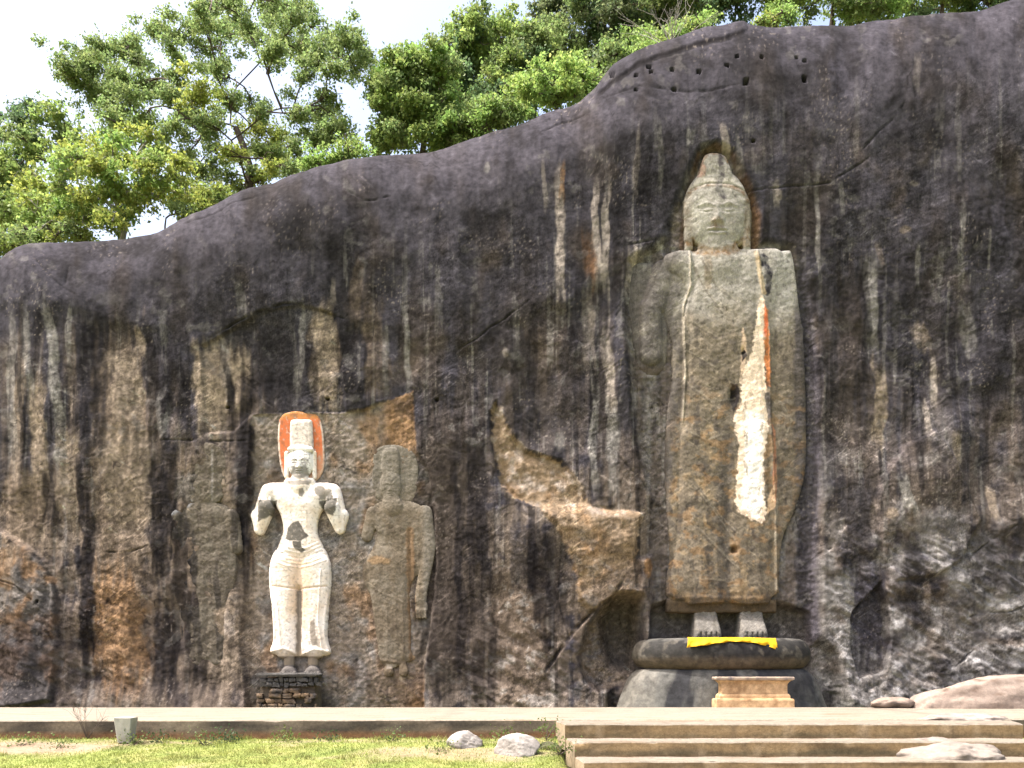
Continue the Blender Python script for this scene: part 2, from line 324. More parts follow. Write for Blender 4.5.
    pc = mixc(pc, BROWN, ss(.0, .35, fbm(u * .05, v * .05, 4, 32)) * .55 * ss(510, 560, v)); pc = mixc(pc, DKBR * 1.3, ss(575, 620, v) * .4)
    col = col * (1 - m[:, None]) + pc * m[:, None]
    s = sdf_poly(u, v, [(586, 590), (612, 572), (640, 560), (646, 600), (640, 612), (616, 596), (600, 610), (580, 640), (570, 640)]) + 6 * f2
    col = mixc(col, BROWN * 1.25, ss(-3, 5, s) * .8)
    # wall between patch and terrace
    s = sdf_poly(u, v, [(486, 590), (500, 560), (520, 590), (545, 600), (550, 720), (496, 720), (494, 640)])
    col = mixc(col, BROWN * 1.15, ss(-10, 10, s + 14 * f2) * .9); col = mixc(col, LGREY, ss(-10, 10, s + 14 * f2) * ss(.08, .3, f2 + .4 * f3) * .5)
    # around the giant
    s = sdf_poly(u, v, GIANT)
    gc = mixc(np.tile(np.array((.135, .115, .10)), (n, 1)), GREY * 1.1, ss(-.2, .3, vs + .5 * f2) * .7)
    gc = mixc(gc, DARK, ss(.0, .4, fbm(u * .07, v * .018, 4, 33)) * .75)
    gc = mixc(gc, LGREY, ss(.15, .45, f2 + .5 * vf) * .5 * (1 - ss(300, 345, v)) * (1 - ss(668, 690, u)))
    gc = mixc(gc, np.array((.085, .078, .09)), ss(795, 805, u) * .85); gc = mixc(gc, DARK, ss(797, 803, u) * (1 - ss(808, 813, u)) * .7)  # dark strip right of the arm, its shadow painted in
    m = ss(-3, 3, s + 3 * f2)
    col = col * (1 - m[:, None]) + gc * m[:, None]
    halo = sdf_poly(u, v, [(688, 200), (700, 155), (716, 146), (732, 155), (748, 185), (758, 215), (757, 245), (684, 245)])
    col = mixc(col, np.array((.15, .09, .045)), ss(-6, 1, halo) * ss(735, 742, u) * .7)
    col = mixc(col, RUST * .8, (1 - ss(1, 4, np.abs(halo + 1))) * .45)
    s = sdf_poly(u, v, LEGS); col = mixc(col, np.array((.13, .115, .10)), ss(-2, 3, s) * .85)
    s = sdf_poly(u, v, CAVE); c2 = mixc(np.tile(TAN * .85, (n, 1)), BROWN * .7, ss(-.2, .3, f2 + f1) * .7)
    c2 = mixc(c2, GREY * .7, ss(-6, 8, sdf_poly(u, v, CAVEIN)) * .5); c2 = mixc(c2, GREY, ss(-4, 3, s - 4) * ss(640, 655, v) * (1 - ss(612, 622, u)) * ss(0, .3, f2) * .5); c2 = mixc(c2, TAN * .9, ss(655, 664, v) * (1 - ss(672, 680, v)) * (1 - ss(598, 604, u)) * ss(572, 578, u) * .8)
    m = ss(-3, 3, s); col = col * (1 - m[:, None]) + c2 * m[:, None]
    for i, (a, b, c, d, w, k, st) in enumerate(STREAKS):
        r = np.where((u > min(a, c) - 2 * w - 12) & (u < max(a, c) + 2 * w + 12) & (v > b - 60) & (v < d + 60))[0]
        if len(r) == 0: continue
        mm = streak(u[r], v[r], a, b, c, d, w, i + 40) * np.minimum(1, st * 1.12) * (.9 + .3 * f3[r])
        kc = np.asarray(k) * np.clip(1 + .35 * f2[r] + .3 * f3[r], .5, 1.6)[:, None]
        mm = np.clip(mm, 0, 1)[:, None]; col[r] = col[r] * (1 - mm) + kc * mm
    wk = ss(-20, 60, v - BROW(u))
    ru = (u * .8 + v * .6); rv = (-u * .6 + v * .8)
    fl = ss(.34, .46, fbm(ru * .05, rv * .17, 4, 55)) * ss(-.15, .25, fbm(u * .016, v * .016, 3, 56)) * (.25 + .75 * wk)
    col = mixc(col, np.clip(col * 2.0 + np.array((.05, .045, .04)), 0, .42), fl * .75)
    fl = ss(.40, .5, fbm(u * .075 + f2, v * .05, 4, 57)) * ss(-.1, .3, fbm(u * .014, v * .014, 3, 58)); col = mixc(col, col * .42, fl * .8)
    rdg = np.abs(fbm(ru * .014, rv * .03, 4, 59)); col = mixc(col, BLACK, (1 - ss(.004, .016, rdg)) * ss(.0, .25, fbm(u * .02, v * .02, 3, 60)) * .7 * (.3 + .7 * wk))
    rdg = np.abs(fbm(u * .02, v * .012, 4, 64)); col = mixc(col, BLACK, (1 - ss(.004, .014, rdg)) * ss(.05, .25, fbm(u * .02, v * .02, 3, 65)) * .6)
    li = ss(.16, .24, fbm(u * .07, v * .07, 5, 68)) * ss(.02, .3, fbm(u * .012, v * .012, 3, 69)); col = mixc(col, GREY * .9, li * .38)
    # small pale scars
    for (a, b, ru, rv, k, st) in [(141, 345, 4, 10, TAN, .8), (133, 445, 6, 12, TAN, .8), (60, 455, 8, 8, LGREY, .6), (108, 298, 16, 8, GREY, .2), (915, 183, 5, 3, PALE, .4), (877, 505, 0, 0, PALE, 0),
                                  (890, 514, 7, 6, TAN, .8), (905, 230, 6, 4, TAN, .5), (779, 195, 4, 6, PALE, .5), (505, 352, 3, 6, PALE, .35), (648, 568, 5, 10, ORANGE, .8), (850, 610, 6, 30, LGREY, .6), (560, 440, 6, 10, GREY, .6), (424, 300, 7, 4, GREY, .6), (740, 186, 5, 12, RUST, .5), (612, 170, 8, 10, DKBR, .6), (487, 165, 3, 6, LGREY, .5)]:
        if st == 0: continue
        d = np.sqrt(((u - a) / ru) ** 2 + ((v - b) / rv) ** 2) + .5 * f3
        col = mixc(col, k, (1 - ss(.6, 1.2, d)) * st)
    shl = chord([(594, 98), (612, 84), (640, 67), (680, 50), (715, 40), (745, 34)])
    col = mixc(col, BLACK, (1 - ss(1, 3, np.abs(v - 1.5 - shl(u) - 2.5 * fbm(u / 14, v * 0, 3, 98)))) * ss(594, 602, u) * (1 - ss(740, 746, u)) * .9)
    # slanting scratch texture
    ru = (u * .82 + v * .57); rv = (-u * .57 + v * .82)
    sc = ss(.28, .6, fbm(ru * .035, rv * .42, 3, 61)) * ss(-.1, .4, fbm(u * .02, v * .02, 3, 62))
    col = mixc(col, np.clip(col * 2.2 + .05, 0, .5), sc * .55)
    sc = ss(.3, .6, fbm(ru * .05, rv * .5, 3, 63)); col = mixc(col, col * .45, sc * .5)
    sp = ss(.42, .62, noise(u * .45, v * .3, 66)) * ss(.05, .4, fbm(u * .02, v * .015, 3, 67)); col = mixc(col, PALE * .9, sp * .45)
    col *= np.clip(1 + .45 * f3 + .3 * f2 + .18 * vf, .45, 1.8)[:, None]
    # pigment edges of open cracks
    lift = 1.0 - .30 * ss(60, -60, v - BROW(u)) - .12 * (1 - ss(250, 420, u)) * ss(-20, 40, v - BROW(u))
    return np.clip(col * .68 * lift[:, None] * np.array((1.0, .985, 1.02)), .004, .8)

CRACKS = [([(203, 341), (222, 329), (240, 320), (262, 311), (285, 305), (305, 304)], 1.3, .10), ([(320, 310), (345, 318)], 1, .05), ([(452, 352), (475, 338), (490, 326), (505, 318), (530, 300)], 1.2, .07),
          ([(0, 540), (20, 545), (40, 560), (54, 580), (60, 600), (62, 640)], 1.8, .12), ([(0, 580), (18, 586), (40, 604), (56, 640)], 1.2, .06), ([(100, 552), (130, 552), (150, 546)], 1.2, .06),
          ([(158, 440), (195, 440), (248, 440)], 1.2, .06), ([(545, 672), (560, 650), (575, 630), (592, 612), (612, 598), (624, 578)], 2.2, .2), ([(700, 215), (680, 232), (650, 240), (630, 245)], 1.3, .06),
          ([(740, 190), (760, 190), (790, 186), (830, 182), (868, 158), (880, 142)], 1.2, .06), ([(862, 150), (880, 130), (900, 112), (905, 100)], 1.2, .05), ([(884, 476), (905, 446), (935, 430)], 1.6, .1), ([(968, 560), (985, 545), (1000, 535), (1024, 520)], 1.5, .1), ([(852, 614), (874, 592), (884, 580)], 2.0, .15), ([(800, 570), (822, 552), (840, 545)], 1.5, .08),
          ([(940, 672), (955, 668), (975, 650)], 1.5, .1), ([(960, 620), (985, 612), (1010, 612), (1024, 606)], 1.3, .07), ([(200, 470), (182, 480), (176, 500), (172, 560)], 1.2, .06),
          ([(64, 286), (66, 262), (68, 248)], 1.3, .05), ([(30, 252), (45, 270), (60, 285), (78, 296)], 1, .04), ([(500, 640), (490, 612), (483, 600), (470, 595)], 1.3, .08), ([(618, 455), (640, 480), (660, 505)], 1.3, .05),
          ([(560, 560), (558, 600), (570, 640), (574, 690)], 1.2, .06), ([(648, 382), (658, 395), (668, 405)], 1.2, .05), ([(640, 440), (655, 460), (668, 470)], 1.2, .05), ([(540, 130), (566, 118), (590, 112)], 1.2, .05), ([(340, 190), (365, 200), (390, 195)], 1.2, .05), ([(185, 225), (205, 218), (235, 204), (268, 196)], 1.2, .05), ([(600, 100), (640, 88), (690, 92), (740, 84)], 1.3, .05)]
HOLES = [(612, 80, 3, 3), (649, 70, 3, 2.5), (651, 75, 2.5, 2), (672, 71, 2.6, 2.4), (674, 90, 3, 2), (699, 71, 2.6, 2.4), (727, 66, 2.6, 2), (737, 58, 2.2, 2), (746, 82, 3.4, 4), (761, 59, 2, 2),
         (797, 56, 2, 1.8), (805, 60, 2.4, 2), (805, 77, 2.6, 3.6), (636, 78, 2.4, 2), (326, 397, 2.4, 1.8), (225, 405, 1.8, 1.8), (436, 398, 2.2, 2), (42, 602, 1.5, 1.8), (753, 142, 2, 2), (636, 92, 2.5, 2.2)]

def rock_disp(u, v, arc):
    d = .34 * fbm(u / 190, v / 190, 3, 71) + .12 * fbm(u / 60, v / 90, 4, 72) + .06 * fbm(u / 34, v / 240, 3, 73)
    d += .026 * fbm(u / 18, v / 26, 4, 74) + .008 * fbm(u / 5, v / 7, 3, 75)
    # broad dip of the brow
    d -= (.10 + .10 * fbm(u / 40, v / 60, 3, 96)) * ss(-6, 16, v - BROW(u) - 14 * fbm(u / 30, v / 40, 3, 95)) * (1 - ss(60, 190, v - BROW(u))) * (1 - ss(600, 640, u) * (1 - ss(800, 830, u)))
    # facets at the right foot, ledges
    rg = ss(500, 560, v) * ss(812, 850, u) + .6 * ss(540, 600, v) * (1 - ss(100, 200, u)) + .7 * ss(600, 650, v) * ss(440, 480, u) * (1 - ss(560, 600, u))
    ru = (u * .82 + v * .57); rv = (-u * .57 + v * .82)
    d += rg * (.30 * np.abs(fbm(u / 55, v / 45, 3, 81)) + .22 * np.abs(fbm(ru / 60, rv / 22, 4, 82)) + .06 * fbm(ru / 16, rv / 6, 3, 83) - .1)
    fl = u < 260
    d += np.where(fl, 1, 0) * ss(330, 420, v) * .10 * fbm(u / 16, v / 70, 3, 84)
    # tiny sharp shelves everywhere
    t = fbm(u / 45, v / 45, 3, 85) * 5; d += .018 * (np.floor(t) + ss(.35, .65, t - np.floor(t))) * ss(100, 260, v - RIDGE(u) )
    for poly, w, k in [(SLABL, 3, .22), (SLABR, 2.5, .16), (BLOCKA, 2, -.10)]:
        d += k * ss(-w, w, sdf_poly(u, v, poly))
    # foot of the wall spreads a little
    d += .5 * (1 - ss(690, 712, 712 + 0 * v)) + .35 * ss(680, 716, v) * np.clip(1.3 - u / 500, .2, 1.3)
    for pts, w, k in CRACKS:
        q, al = dist_line(u, v, pts)
        q = q + .8 * fbm(u / 6, v / 6, 2, 86)
        d -= k * .6 * ss(-.45, .15, fbm(u / 16, v / 16, 2, 87)) * (1 - ss(w * .3, w * 1.2, q)) * ss(-.01, .08, al) * (1.0 - .7 * ss(.9, 1, al))
    # the peeled upper sheet along the crest
    sh = chord([(594, 98), (612, 84), (640, 67), (680, 50), (715, 40), (745, 34), (752, 24)])
    d += .07 * ss(-1.5, 1.5, sh(u) + 2.5 * fbm(u / 14, v * 0, 3, 98) - v) * ss(594, 602, u) * (1 - ss(742, 750, u))
    # flatten for the carved places
    def place(d, poly, depth, w, wob=.03):
        s = sdf_poly(u, v, poly) + 1.2 * fbm(u / 9, v / 9, 3, 88)
        m = ss(-w, w, s)
        return d * (1 - m) + m * (-depth + wob * fbm(u / 14, v / 14, 3, 89) + .5 * wob * fbm(u / 4, v / 4, 2, 90))
    d = place(d, NICHE, .22, 1.6, .05)
    s = sdf_poly(u, v, PATCH) + 1.5 * fbm(u / 8, v / 8, 3, 91)
    d = d + ss(-2, 2.5, s) * (-.18 + .42 * ss(500, 520, v) + .12 * fbm(u / 22, v / 22, 4, 92))
    d = place(d, PEDHOLE, .45, 5, .08)
    d = place(d, GIANT, .28, 6, .08)
    d = place(d, LEGS, .78, 3, .06)
    d = place(d, CAVE, .7, 4, .15); d = place(d, CAVEIN, 1.7, 9, .1)
    s = sdf_poly(u, v, [(638, 560), (652, 556), (654, 640), (650, 690), (640, 700), (637, 640)]); d = d + .35 * ss(-4, 5, s)
    s = sdf_poly(u, v, WEDGE); d = d - .42 * ss(-1.5, 2.5, s)
    for (a, b, ru_, rv_) in HOLES:
        ru_, rv_ = ru_ * .78, rv_ * .78
        m = (np.abs(u - a) < ru_ * 3) & (np.abs(v - b) < rv_ * 3)
        if m.any():
            q = np.maximum(np.abs(u[m] - a) / ru_, np.abs(v[m] - b) / rv_) + .25 * fbm(u[m] / 2.5, v[m] / 2.5, 2, 99)
            d[m] -= .30 * (1 - ss(.75, 1.1, q))
    return d

def build_rock():
    us = np.concatenate([np.arange(-330, -30, 7.0), np.arange(-30, 1054, 1.1), np.arange(1054, 1380, 7.0)])
    X = wx(us)
    # profile of every column: straight wall, a rounded shoulder, then a gentle slope behind
    R = np.interp(us, [-330, 0, 200, 500, 720, 1024, 1380], [2.5, 3.2, 3.6, 4.6, 5.4, 6.2, 5])
    SB = np.interp(us, [-330, 0, 200, 500, 720, 1024, 1380], [3.0, 3.0, 3.6, 4.4, 4.8, 4.4, 4])
    off = np.interp(us, [-330, -200, -60, 20, 1100, 1380], [7, 4, .9, 0, 0, 2])
    Hr = 1.1 + (670 - RIDGE(us)) * S
    th = np.linspace(0, math.pi / 2, 90)
    for it in range(12):
        z = (Hr - R)[:, None] + R[:, None] * np.sin(th); y = off[:, None] + SB[:, None] * (1 - np.cos(th))
        k = F / (DIST + y); ix = 512 + X[:, None] * k; iy = 670 - (z - EYE) * k
        e = iy - RIDGE(ix); j = e.argmin(1); i_ = np.arange(len(us))
        Hr = Hr + e[i_, j] / k[i_, j]
    nw, na, nb = 600, 170, 14
    rows = nw + na + nb
    U = np.repeat(us[:, None], rows, 1); Y = np.zeros((len(us), rows)); Z = np.zeros_like(Y); NY = -np.ones_like(Y); NZ = np.zeros_like(Y)
    zb = -.8; t = np.linspace(0, 1, nw, endpoint=False)
    Z[:, :nw] = zb + ((Hr - R) - zb)[:, None] * t; Y[:, :nw] = off[:, None]
    th = np.linspace(0, math.pi / 2, na)
    Z[:, nw:nw + na] = (Hr - R)[:, None] + R[:, None] * np.sin(th); Y[:, nw:nw + na] = off[:, None] + SB[:, None] * (1 - np.cos(th))
    NY[:, nw:nw + na] = -np.cos(th); NZ[:, nw:nw + na] = np.sin(th)
    q = np.linspace(0, 1, nb + 1)[1:]
    Z[:, nw + na:] = Hr[:, None] - 4.5 * q ** 1.5; Y[:, nw + na:] = (off + SB)[:, None] + 9 * q; NY[:, nw + na:] = 0; NZ[:, nw + na:] = 1
    kk = F / (DIST + Y * ss(2, 5, Y))      # chart coordinates of the surface
    chartU = 512 + wx(U) * kk; V = 670 - (Z - EYE) * F / (DIST + Y)
    chartU = 512 + wx(U) * F / (DIST + Y)
    V[:, nw + na:] = V[:, nw + na - 1:nw + na] - np.linspace(1, 60, nb)
    u = chartU.ravel(); v = V.ravel()
    d = rock_disp(u, v, None)
    co = np.stack([wx(U).ravel(), Y.ravel() + NY.ravel() * d, Z.ravel() + NZ.ravel() * d], 1)
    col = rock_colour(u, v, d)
    # dark pits
    for (a, b, ru_, rv_) in HOLES:
        m = (np.abs(u - a) < ru_ * .5) & (np.abs(v - b) < rv_ * .5); col[m] = BLACK
    for pts, w, k in CRACKS:
        qd, al = dist_line(u, v, pts); qd = qd + .8 * fbm(u / 6, v / 6, 2, 86)
        col = mixc(col, BLACK * .7, (1 - ss(w * .3, w * 1.0, qd)) * .55 * ss(-.35, .2, fbm(u / 16, v / 16, 2, 87)))
    a = np.arange(len(us) - 1)[:, None] * rows + np.arange(rows - 1)[None, :]
    faces = np.stack([a, a + rows, a + rows + 1, a + 1], -1).reshape(-1, 4)
    al = ss(25, 120, v - RIDGE(u)) * (.35 + .65 * ss(-.3, .25, fbm(u / 70, v / 120, 3, 97)))
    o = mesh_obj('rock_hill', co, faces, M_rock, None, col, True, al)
    tag(o, kind='structure')
    return o
build_rock()

# ------------------------------------------------------------------ ground, hill behind, terrace
def ground_z(x, y):
    d = y + DIST                     # distance from the eye
    base = np.interp(d, [-60, 0, 10, 16.6, 19.6, 26, 40, 60, 90, 400], [-1.0, -.85, -.80, -.72, -.42, -.42, -.42, -.45, -.5, -.5])
    return np.where(x > .2, base + (np.minimum(base, -1.35) - base) * ss(1.02, 1.12, x + (d - 16.5) * .03) * (1 - ss(19.2, 19.8, d)), base)
def hill_z(x, y):
    h = np.interp(x, [-60, -34, -22, -12, 0, 10, 22, 40, 70], [0, 3, 8, 11.5, 13, 16, 19, 17, 6])
    return h * ss(2.5, 8, y) * (1 - ss(60, 120, y)) - 1.0
def build_ground():
    xs = np.concatenate([np.linspace(-600, -30, 24), np.arange(-29, 29, .22), np.linspace(30, 600, 24)])
    ys = np.concatenate([np.linspace(-300, -31, 16), np.arange(-30, -7.2, .16), np.arange(-7, 1.5, .7), np.linspace(2, 500, 40)])
    Xg, Yg = np.meshgrid(xs, ys, indexing='ij'); x = Xg.ravel(); y = Yg.ravel()
    z = ground_z(x, y) + .035 * fbm(x * 1.2, y * 1.2, 3, 101) + .05 * fbm(x * .3, y * .3, 3, 102)
    near = (y > -31) & (y < -7)
    f = fbm(x * .55, y * .55, 4, 103); f2 = fbm(x * 2, y * 2, 3, 104)
    n = len(x); G = np.array((.165, .195, .058)); D = np.array((.22, .165, .115))
    col = np.tile(G, (n, 1)); col = mixc(col, np.array((.24, .21, .09)), ss(-.05, .4, f2 + f) * .5); col = mixc(col, np.array((.09, .13, .035)), ss(.05, .4, fbm(x * .8 + 3, y * 1.3, 4, 108)) * .45)
    # bare soil along the terrace and at its left end
    soil = soil_mask(x, y)
    col = mixc(col, D, soil)
    rows = len(ys); a = np.arange(len(xs) - 1)[:, None] * rows + np.arange(rows - 1)[None, :]
    faces = np.stack([a, a + rows, a + rows + 1, a + 1], -1).reshape(-1, 4)
    tag(mesh_obj('ground', np.stack([x, y, z], 1), faces, M_ground, None, np.clip(col * (1 + .25 * f2)[:, None], .01, .8)), kind='structure')
def soil_mask(x, y):
    f = fbm(x * .5, y * .9, 4, 105)
    a = ss(-.3, .3, -np.hypot((x + 9.9) / 2.4, (y + 9.3) / .75) + .8 + .8 * f)
    b = ss(0, .5, 1 - np.abs(y + 8.65) / .3 + .9 * f - .35) * .6
    c = ss(.25, .5, f) * ss(-11.2, -9.5, y) * .7
    e = ss(-.1, .5, -np.hypot((x + 1.2) / 2.6, (y + 9.9) / 1.0) + .9 + 1.1 * f) * .75; e = np.maximum(e, ss(.22, .5, fbm(x * .9, y * 1.6, 4, 112)) * .6)
    return np.clip(np.maximum.reduce([a, b, c, e]), 0, 1)
build_ground()
def build_hill():
    xs = np.linspace(-80, 80, 110); ys = np.linspace(2.0, 130, 90)
    Xg, Yg = np.meshgrid(xs, ys, indexing='ij'); x = Xg.ravel(); y = Yg.ravel()
    z = hill_z(x, y) + .5 * fbm(x * .1, y * .1, 3, 110) * ss(6, 12, y)
    n = len(x); col = np.tile(np.array((.07, .075, .03)), (n, 1)); col = mixc(col, np.array((.2, .15, .09)), ss(0, .4, fbm(x * .1, y * .1, 3, 111)))
    rows = len(ys); a = np.arange(len(xs) - 1)[:, None] * rows + np.arange(rows - 1)[None, :]
    faces = np.stack([a, a + rows, a + rows + 1, a + 1], -1).reshape(-1, 4)
    tag(mesh_obj('hill', np.stack([x, y, z], 1), faces, M_ground, None, col), kind='structure')
build_hill()

def slab_grid(corners_top, z0, z1, name, colour_fn, parent=None, step=.12, bevel=.025, wob=.008, seed=0, kind=None):
    """A cast slab: plan quadrilateral (back-left, back-right, front-right, front-left), bottom z0, top z1; subdivided so that its wear is in its shape."""
    bl, br, fr, fl = [np.array(p, float) for p in corners_top]
    verts = []; faces = []; cols = []
    def patch(P00, P10, P11, P01, side):
        w = max(np.linalg.norm(P10 - P00), np.linalg.norm(P11 - P01)); h = max(np.linalg.norm(P01 - P00), np.linalg.norm(P11 - P10))
        nx = min(260, max(2, int(w / step))); ny = min(80, max(3, int(h / (step * (.35 if side != 'top' else 1)))))
        s, t = np.meshgrid(np.linspace(0, 1, nx + 1), np.linspace(0, 1, ny + 1), indexing='ij')
        s = s.ravel()[:, None]; t = t.ravel()[:, None]
        p = (P00 * (1 - s) + P10 * s) * (1 - t) + (P01 * (1 - s) + P11 * s) * t
        base = sum(len(v) for v in verts)
        a = base + np.arange(nx)[:, None] * (ny + 1) + np.arange(ny)[None, :]
        faces.append(np.stack([a, a + ny + 1, a + ny + 2, a + 1], -1).reshape(-1, 4)); verts.append(p)
        cols.append(colour_fn(p, side))
    def P(p, z): return np.array((p[0], p[1], z))
    b = bevel
    inn = lambda p, q, r: p + b * ((q - p) / np.linalg.norm(q - p) + (r - p) / np.linalg.norm(r - p))
    tb = [inn(bl, br, fl), inn(br, bl, fr), inn(fr, br, fl), inn(fl, bl, fr)]
    o4 = [bl, br, fr, fl]
    patch(P(tb[3], z1), P(tb[2], z1), P(tb[1], z1), P(tb[0], z1), 'top')
    for i, side in ((2, 'front'), (3, 'left'), (1, 'right'), (0, 'back')):
        p, q = o4[(i + 1) % 4], o4[i]; tp, tq = tb[(i + 1) % 4], tb[i]
        patch(P(p, z0), P(q, z0), P(q, z1 - b), P(p, z1 - b), side)
        patch(P(p, z1 - b), P(q, z1 - b), P(tq, z1), P(tp, z1), 'top')
    v = np.concatenate(verts); fc = np.concatenate(faces); c = np.concatenate(cols)
    edge = (v[:, 2] > z1 - 2.2 * bevel); chip = edge * ss(.22, .5, fbm(v[:, 0] * 1.9 + seed, v[:, 1] * 1.2 + 2.3, 4, 122)); front = (v[:, 1] < .5 * (fl[1] + bl[1])) 
    v = v - np.stack([0 * chip, -.03 * chip * front, .022 * chip * front], 1)
    v = v + np.stack([0 * v[:, 0], wob * fbm(v[:, 0] * 1.3 + seed, v[:, 2] * 2, 3, 120), wob * fbm(v[:, 0] * 1.1 + seed, v[:, 1], 3, 121)], 1)
    o = mesh_obj(name, v, fc, M_concrete, parent, c, smooth=False)
    if kind: tag(o, kind=kind)
    return o

def top_colour(p, n):
    
    f = fbm(p[:, 0] * .9, p[:, 1] * .9, 4, 131); g = fbm(p[:, 0] * 5, p[:, 1] * 5, 3, 132)
    c = np.tile(np.array((.205, .178, .142)), (n, 1)); c = mixc(c, np.array((.245, .213, .172)), ss(-.1, .4, f)); c = mixc(c, np.array((.125, .10, .08)), ss(.1, .45, f * .7 + g * .5) * .6)
    j = np.abs((p[:, 0] + .35) % 2.4 - 1.2); c = mixc(c, c * .5, (1 - ss(.005, .03, j + .012 * g)) * .5); c = mixc(c, np.array((.16, .11, .07)), ss(.18, .36, fbm(p[:, 0] * .5, p[:, 1] * 2.2, 4, 137)) * .55)
    return c
def terrace_colour(p, side):
    n = len(p)
    if side == 'top':
        c = top_colour(p, n)
        e = ss(.5, 0, p[:, 1] - np.interp(p[:, 0], [-40, 40], [-9.2, -6.9]))
        return mixc(c, np.array((.3, .22, .15)), e * ss(-.1, .4, fbm(p[:, 0] * .7, p[:, 1] * 3, 3, 133)) * .6)
    h = -p[:, 2]; f = fbm(p[:, 0] * .8, p[:, 2] * 3, 4, 134); g = fbm(p[:, 0] * 4, p[:, 2] * 5, 3, 135)
    c = np.tile(np.array((.15, .12, .09)), (n, 1)); c = mixc(c, np.array((.055, .046, .038)), ss(-.2, .3, f)); c = mixc(c, np.array((.24, .20, .15)), ss(.15, .5, g - .4 * f) * .6)
    return mixc(c, np.array((.16, .075, .035)), ss(.22, .34, h + .08 * g) * .8)
TF = lambda x: np.interp(x, [-40, 40], [-9.15, -6.95])          # front edge of the terrace
slab_grid([(-34, -1.55), (34, -1.35), (34, TF(34)), (-34, TF(-34))], -.62, 0, 'platform', terrace_colour, step=.25, kind='structure')

def step_colour(p, side):
    n = len(p)
    if side == 'top': return top_colour(p, n) * .85
    f = fbm(p[:, 0] * .6, p[:, 2] * 2.5, 4, 141); g = fbm(p[:, 0] * 3.5, p[:, 2] * 4, 4, 142)
    c = np.tile(np.array((.215, .150, .080)), (n, 1)); c = mixc(c, np.array((.085, .06, .035)), ss(-.05, .4, f + .3 * g) * .75); c = mixc(c, np.array((.28, .20, .115)), ss(.12, .45, g - .3 * f) * .6)
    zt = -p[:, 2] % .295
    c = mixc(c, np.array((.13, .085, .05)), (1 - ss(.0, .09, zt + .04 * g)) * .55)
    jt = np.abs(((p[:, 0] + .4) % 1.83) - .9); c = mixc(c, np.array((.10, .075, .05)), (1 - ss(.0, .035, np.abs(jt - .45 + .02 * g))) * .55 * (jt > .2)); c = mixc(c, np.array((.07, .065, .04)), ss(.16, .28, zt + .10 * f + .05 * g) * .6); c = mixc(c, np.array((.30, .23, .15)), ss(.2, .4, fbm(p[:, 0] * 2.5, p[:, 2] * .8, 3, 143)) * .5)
    if side == 'left': c = mixc(c, np.array((.30, .24, .17)), .8 + 0 * f)  # left ends painted paler, for the sun on that side
    return c
stairs = thing('stone_steps', 'broad flight of low ochre concrete steps with pale treads before the terrace', 'steps', (1.6, -8.2, -.9))
def local(o, parent):
    o.parent = parent; o.matrix_parent_inverse.identity(); o.location = (-parent.location[0], -parent.location[1], -parent.location[2])
for k in range(4):
    fr = 8.25 + .93 * (k + 1) + .08       # front edge, metres in front of the wall
    bk = 8.25 + .93 * k + .09
    zt = -.025 - .295 * k
    d0 = DIST - bk; d1 = DIST - fr
    xl0 = (556.5 + 9.3 * k - 512) * d0 / F; xl1 = (565 + 9.6 * k - 512) * d1 / F
    xr0 = (1027 + 12 * k - 512) * d0 / F; xr1 = (1023 + 14 * k - 512) * d1 / F
    yb = -bk if k else None
    bl = (xl0, -bk); br = (xr0, -bk)
    if k == 0: bl = (xl0, TF(xl0) - .004); br = (xr0, TF(xr0) - .004)
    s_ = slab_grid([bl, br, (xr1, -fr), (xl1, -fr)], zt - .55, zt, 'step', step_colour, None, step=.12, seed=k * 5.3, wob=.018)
    local(s_, stairs)

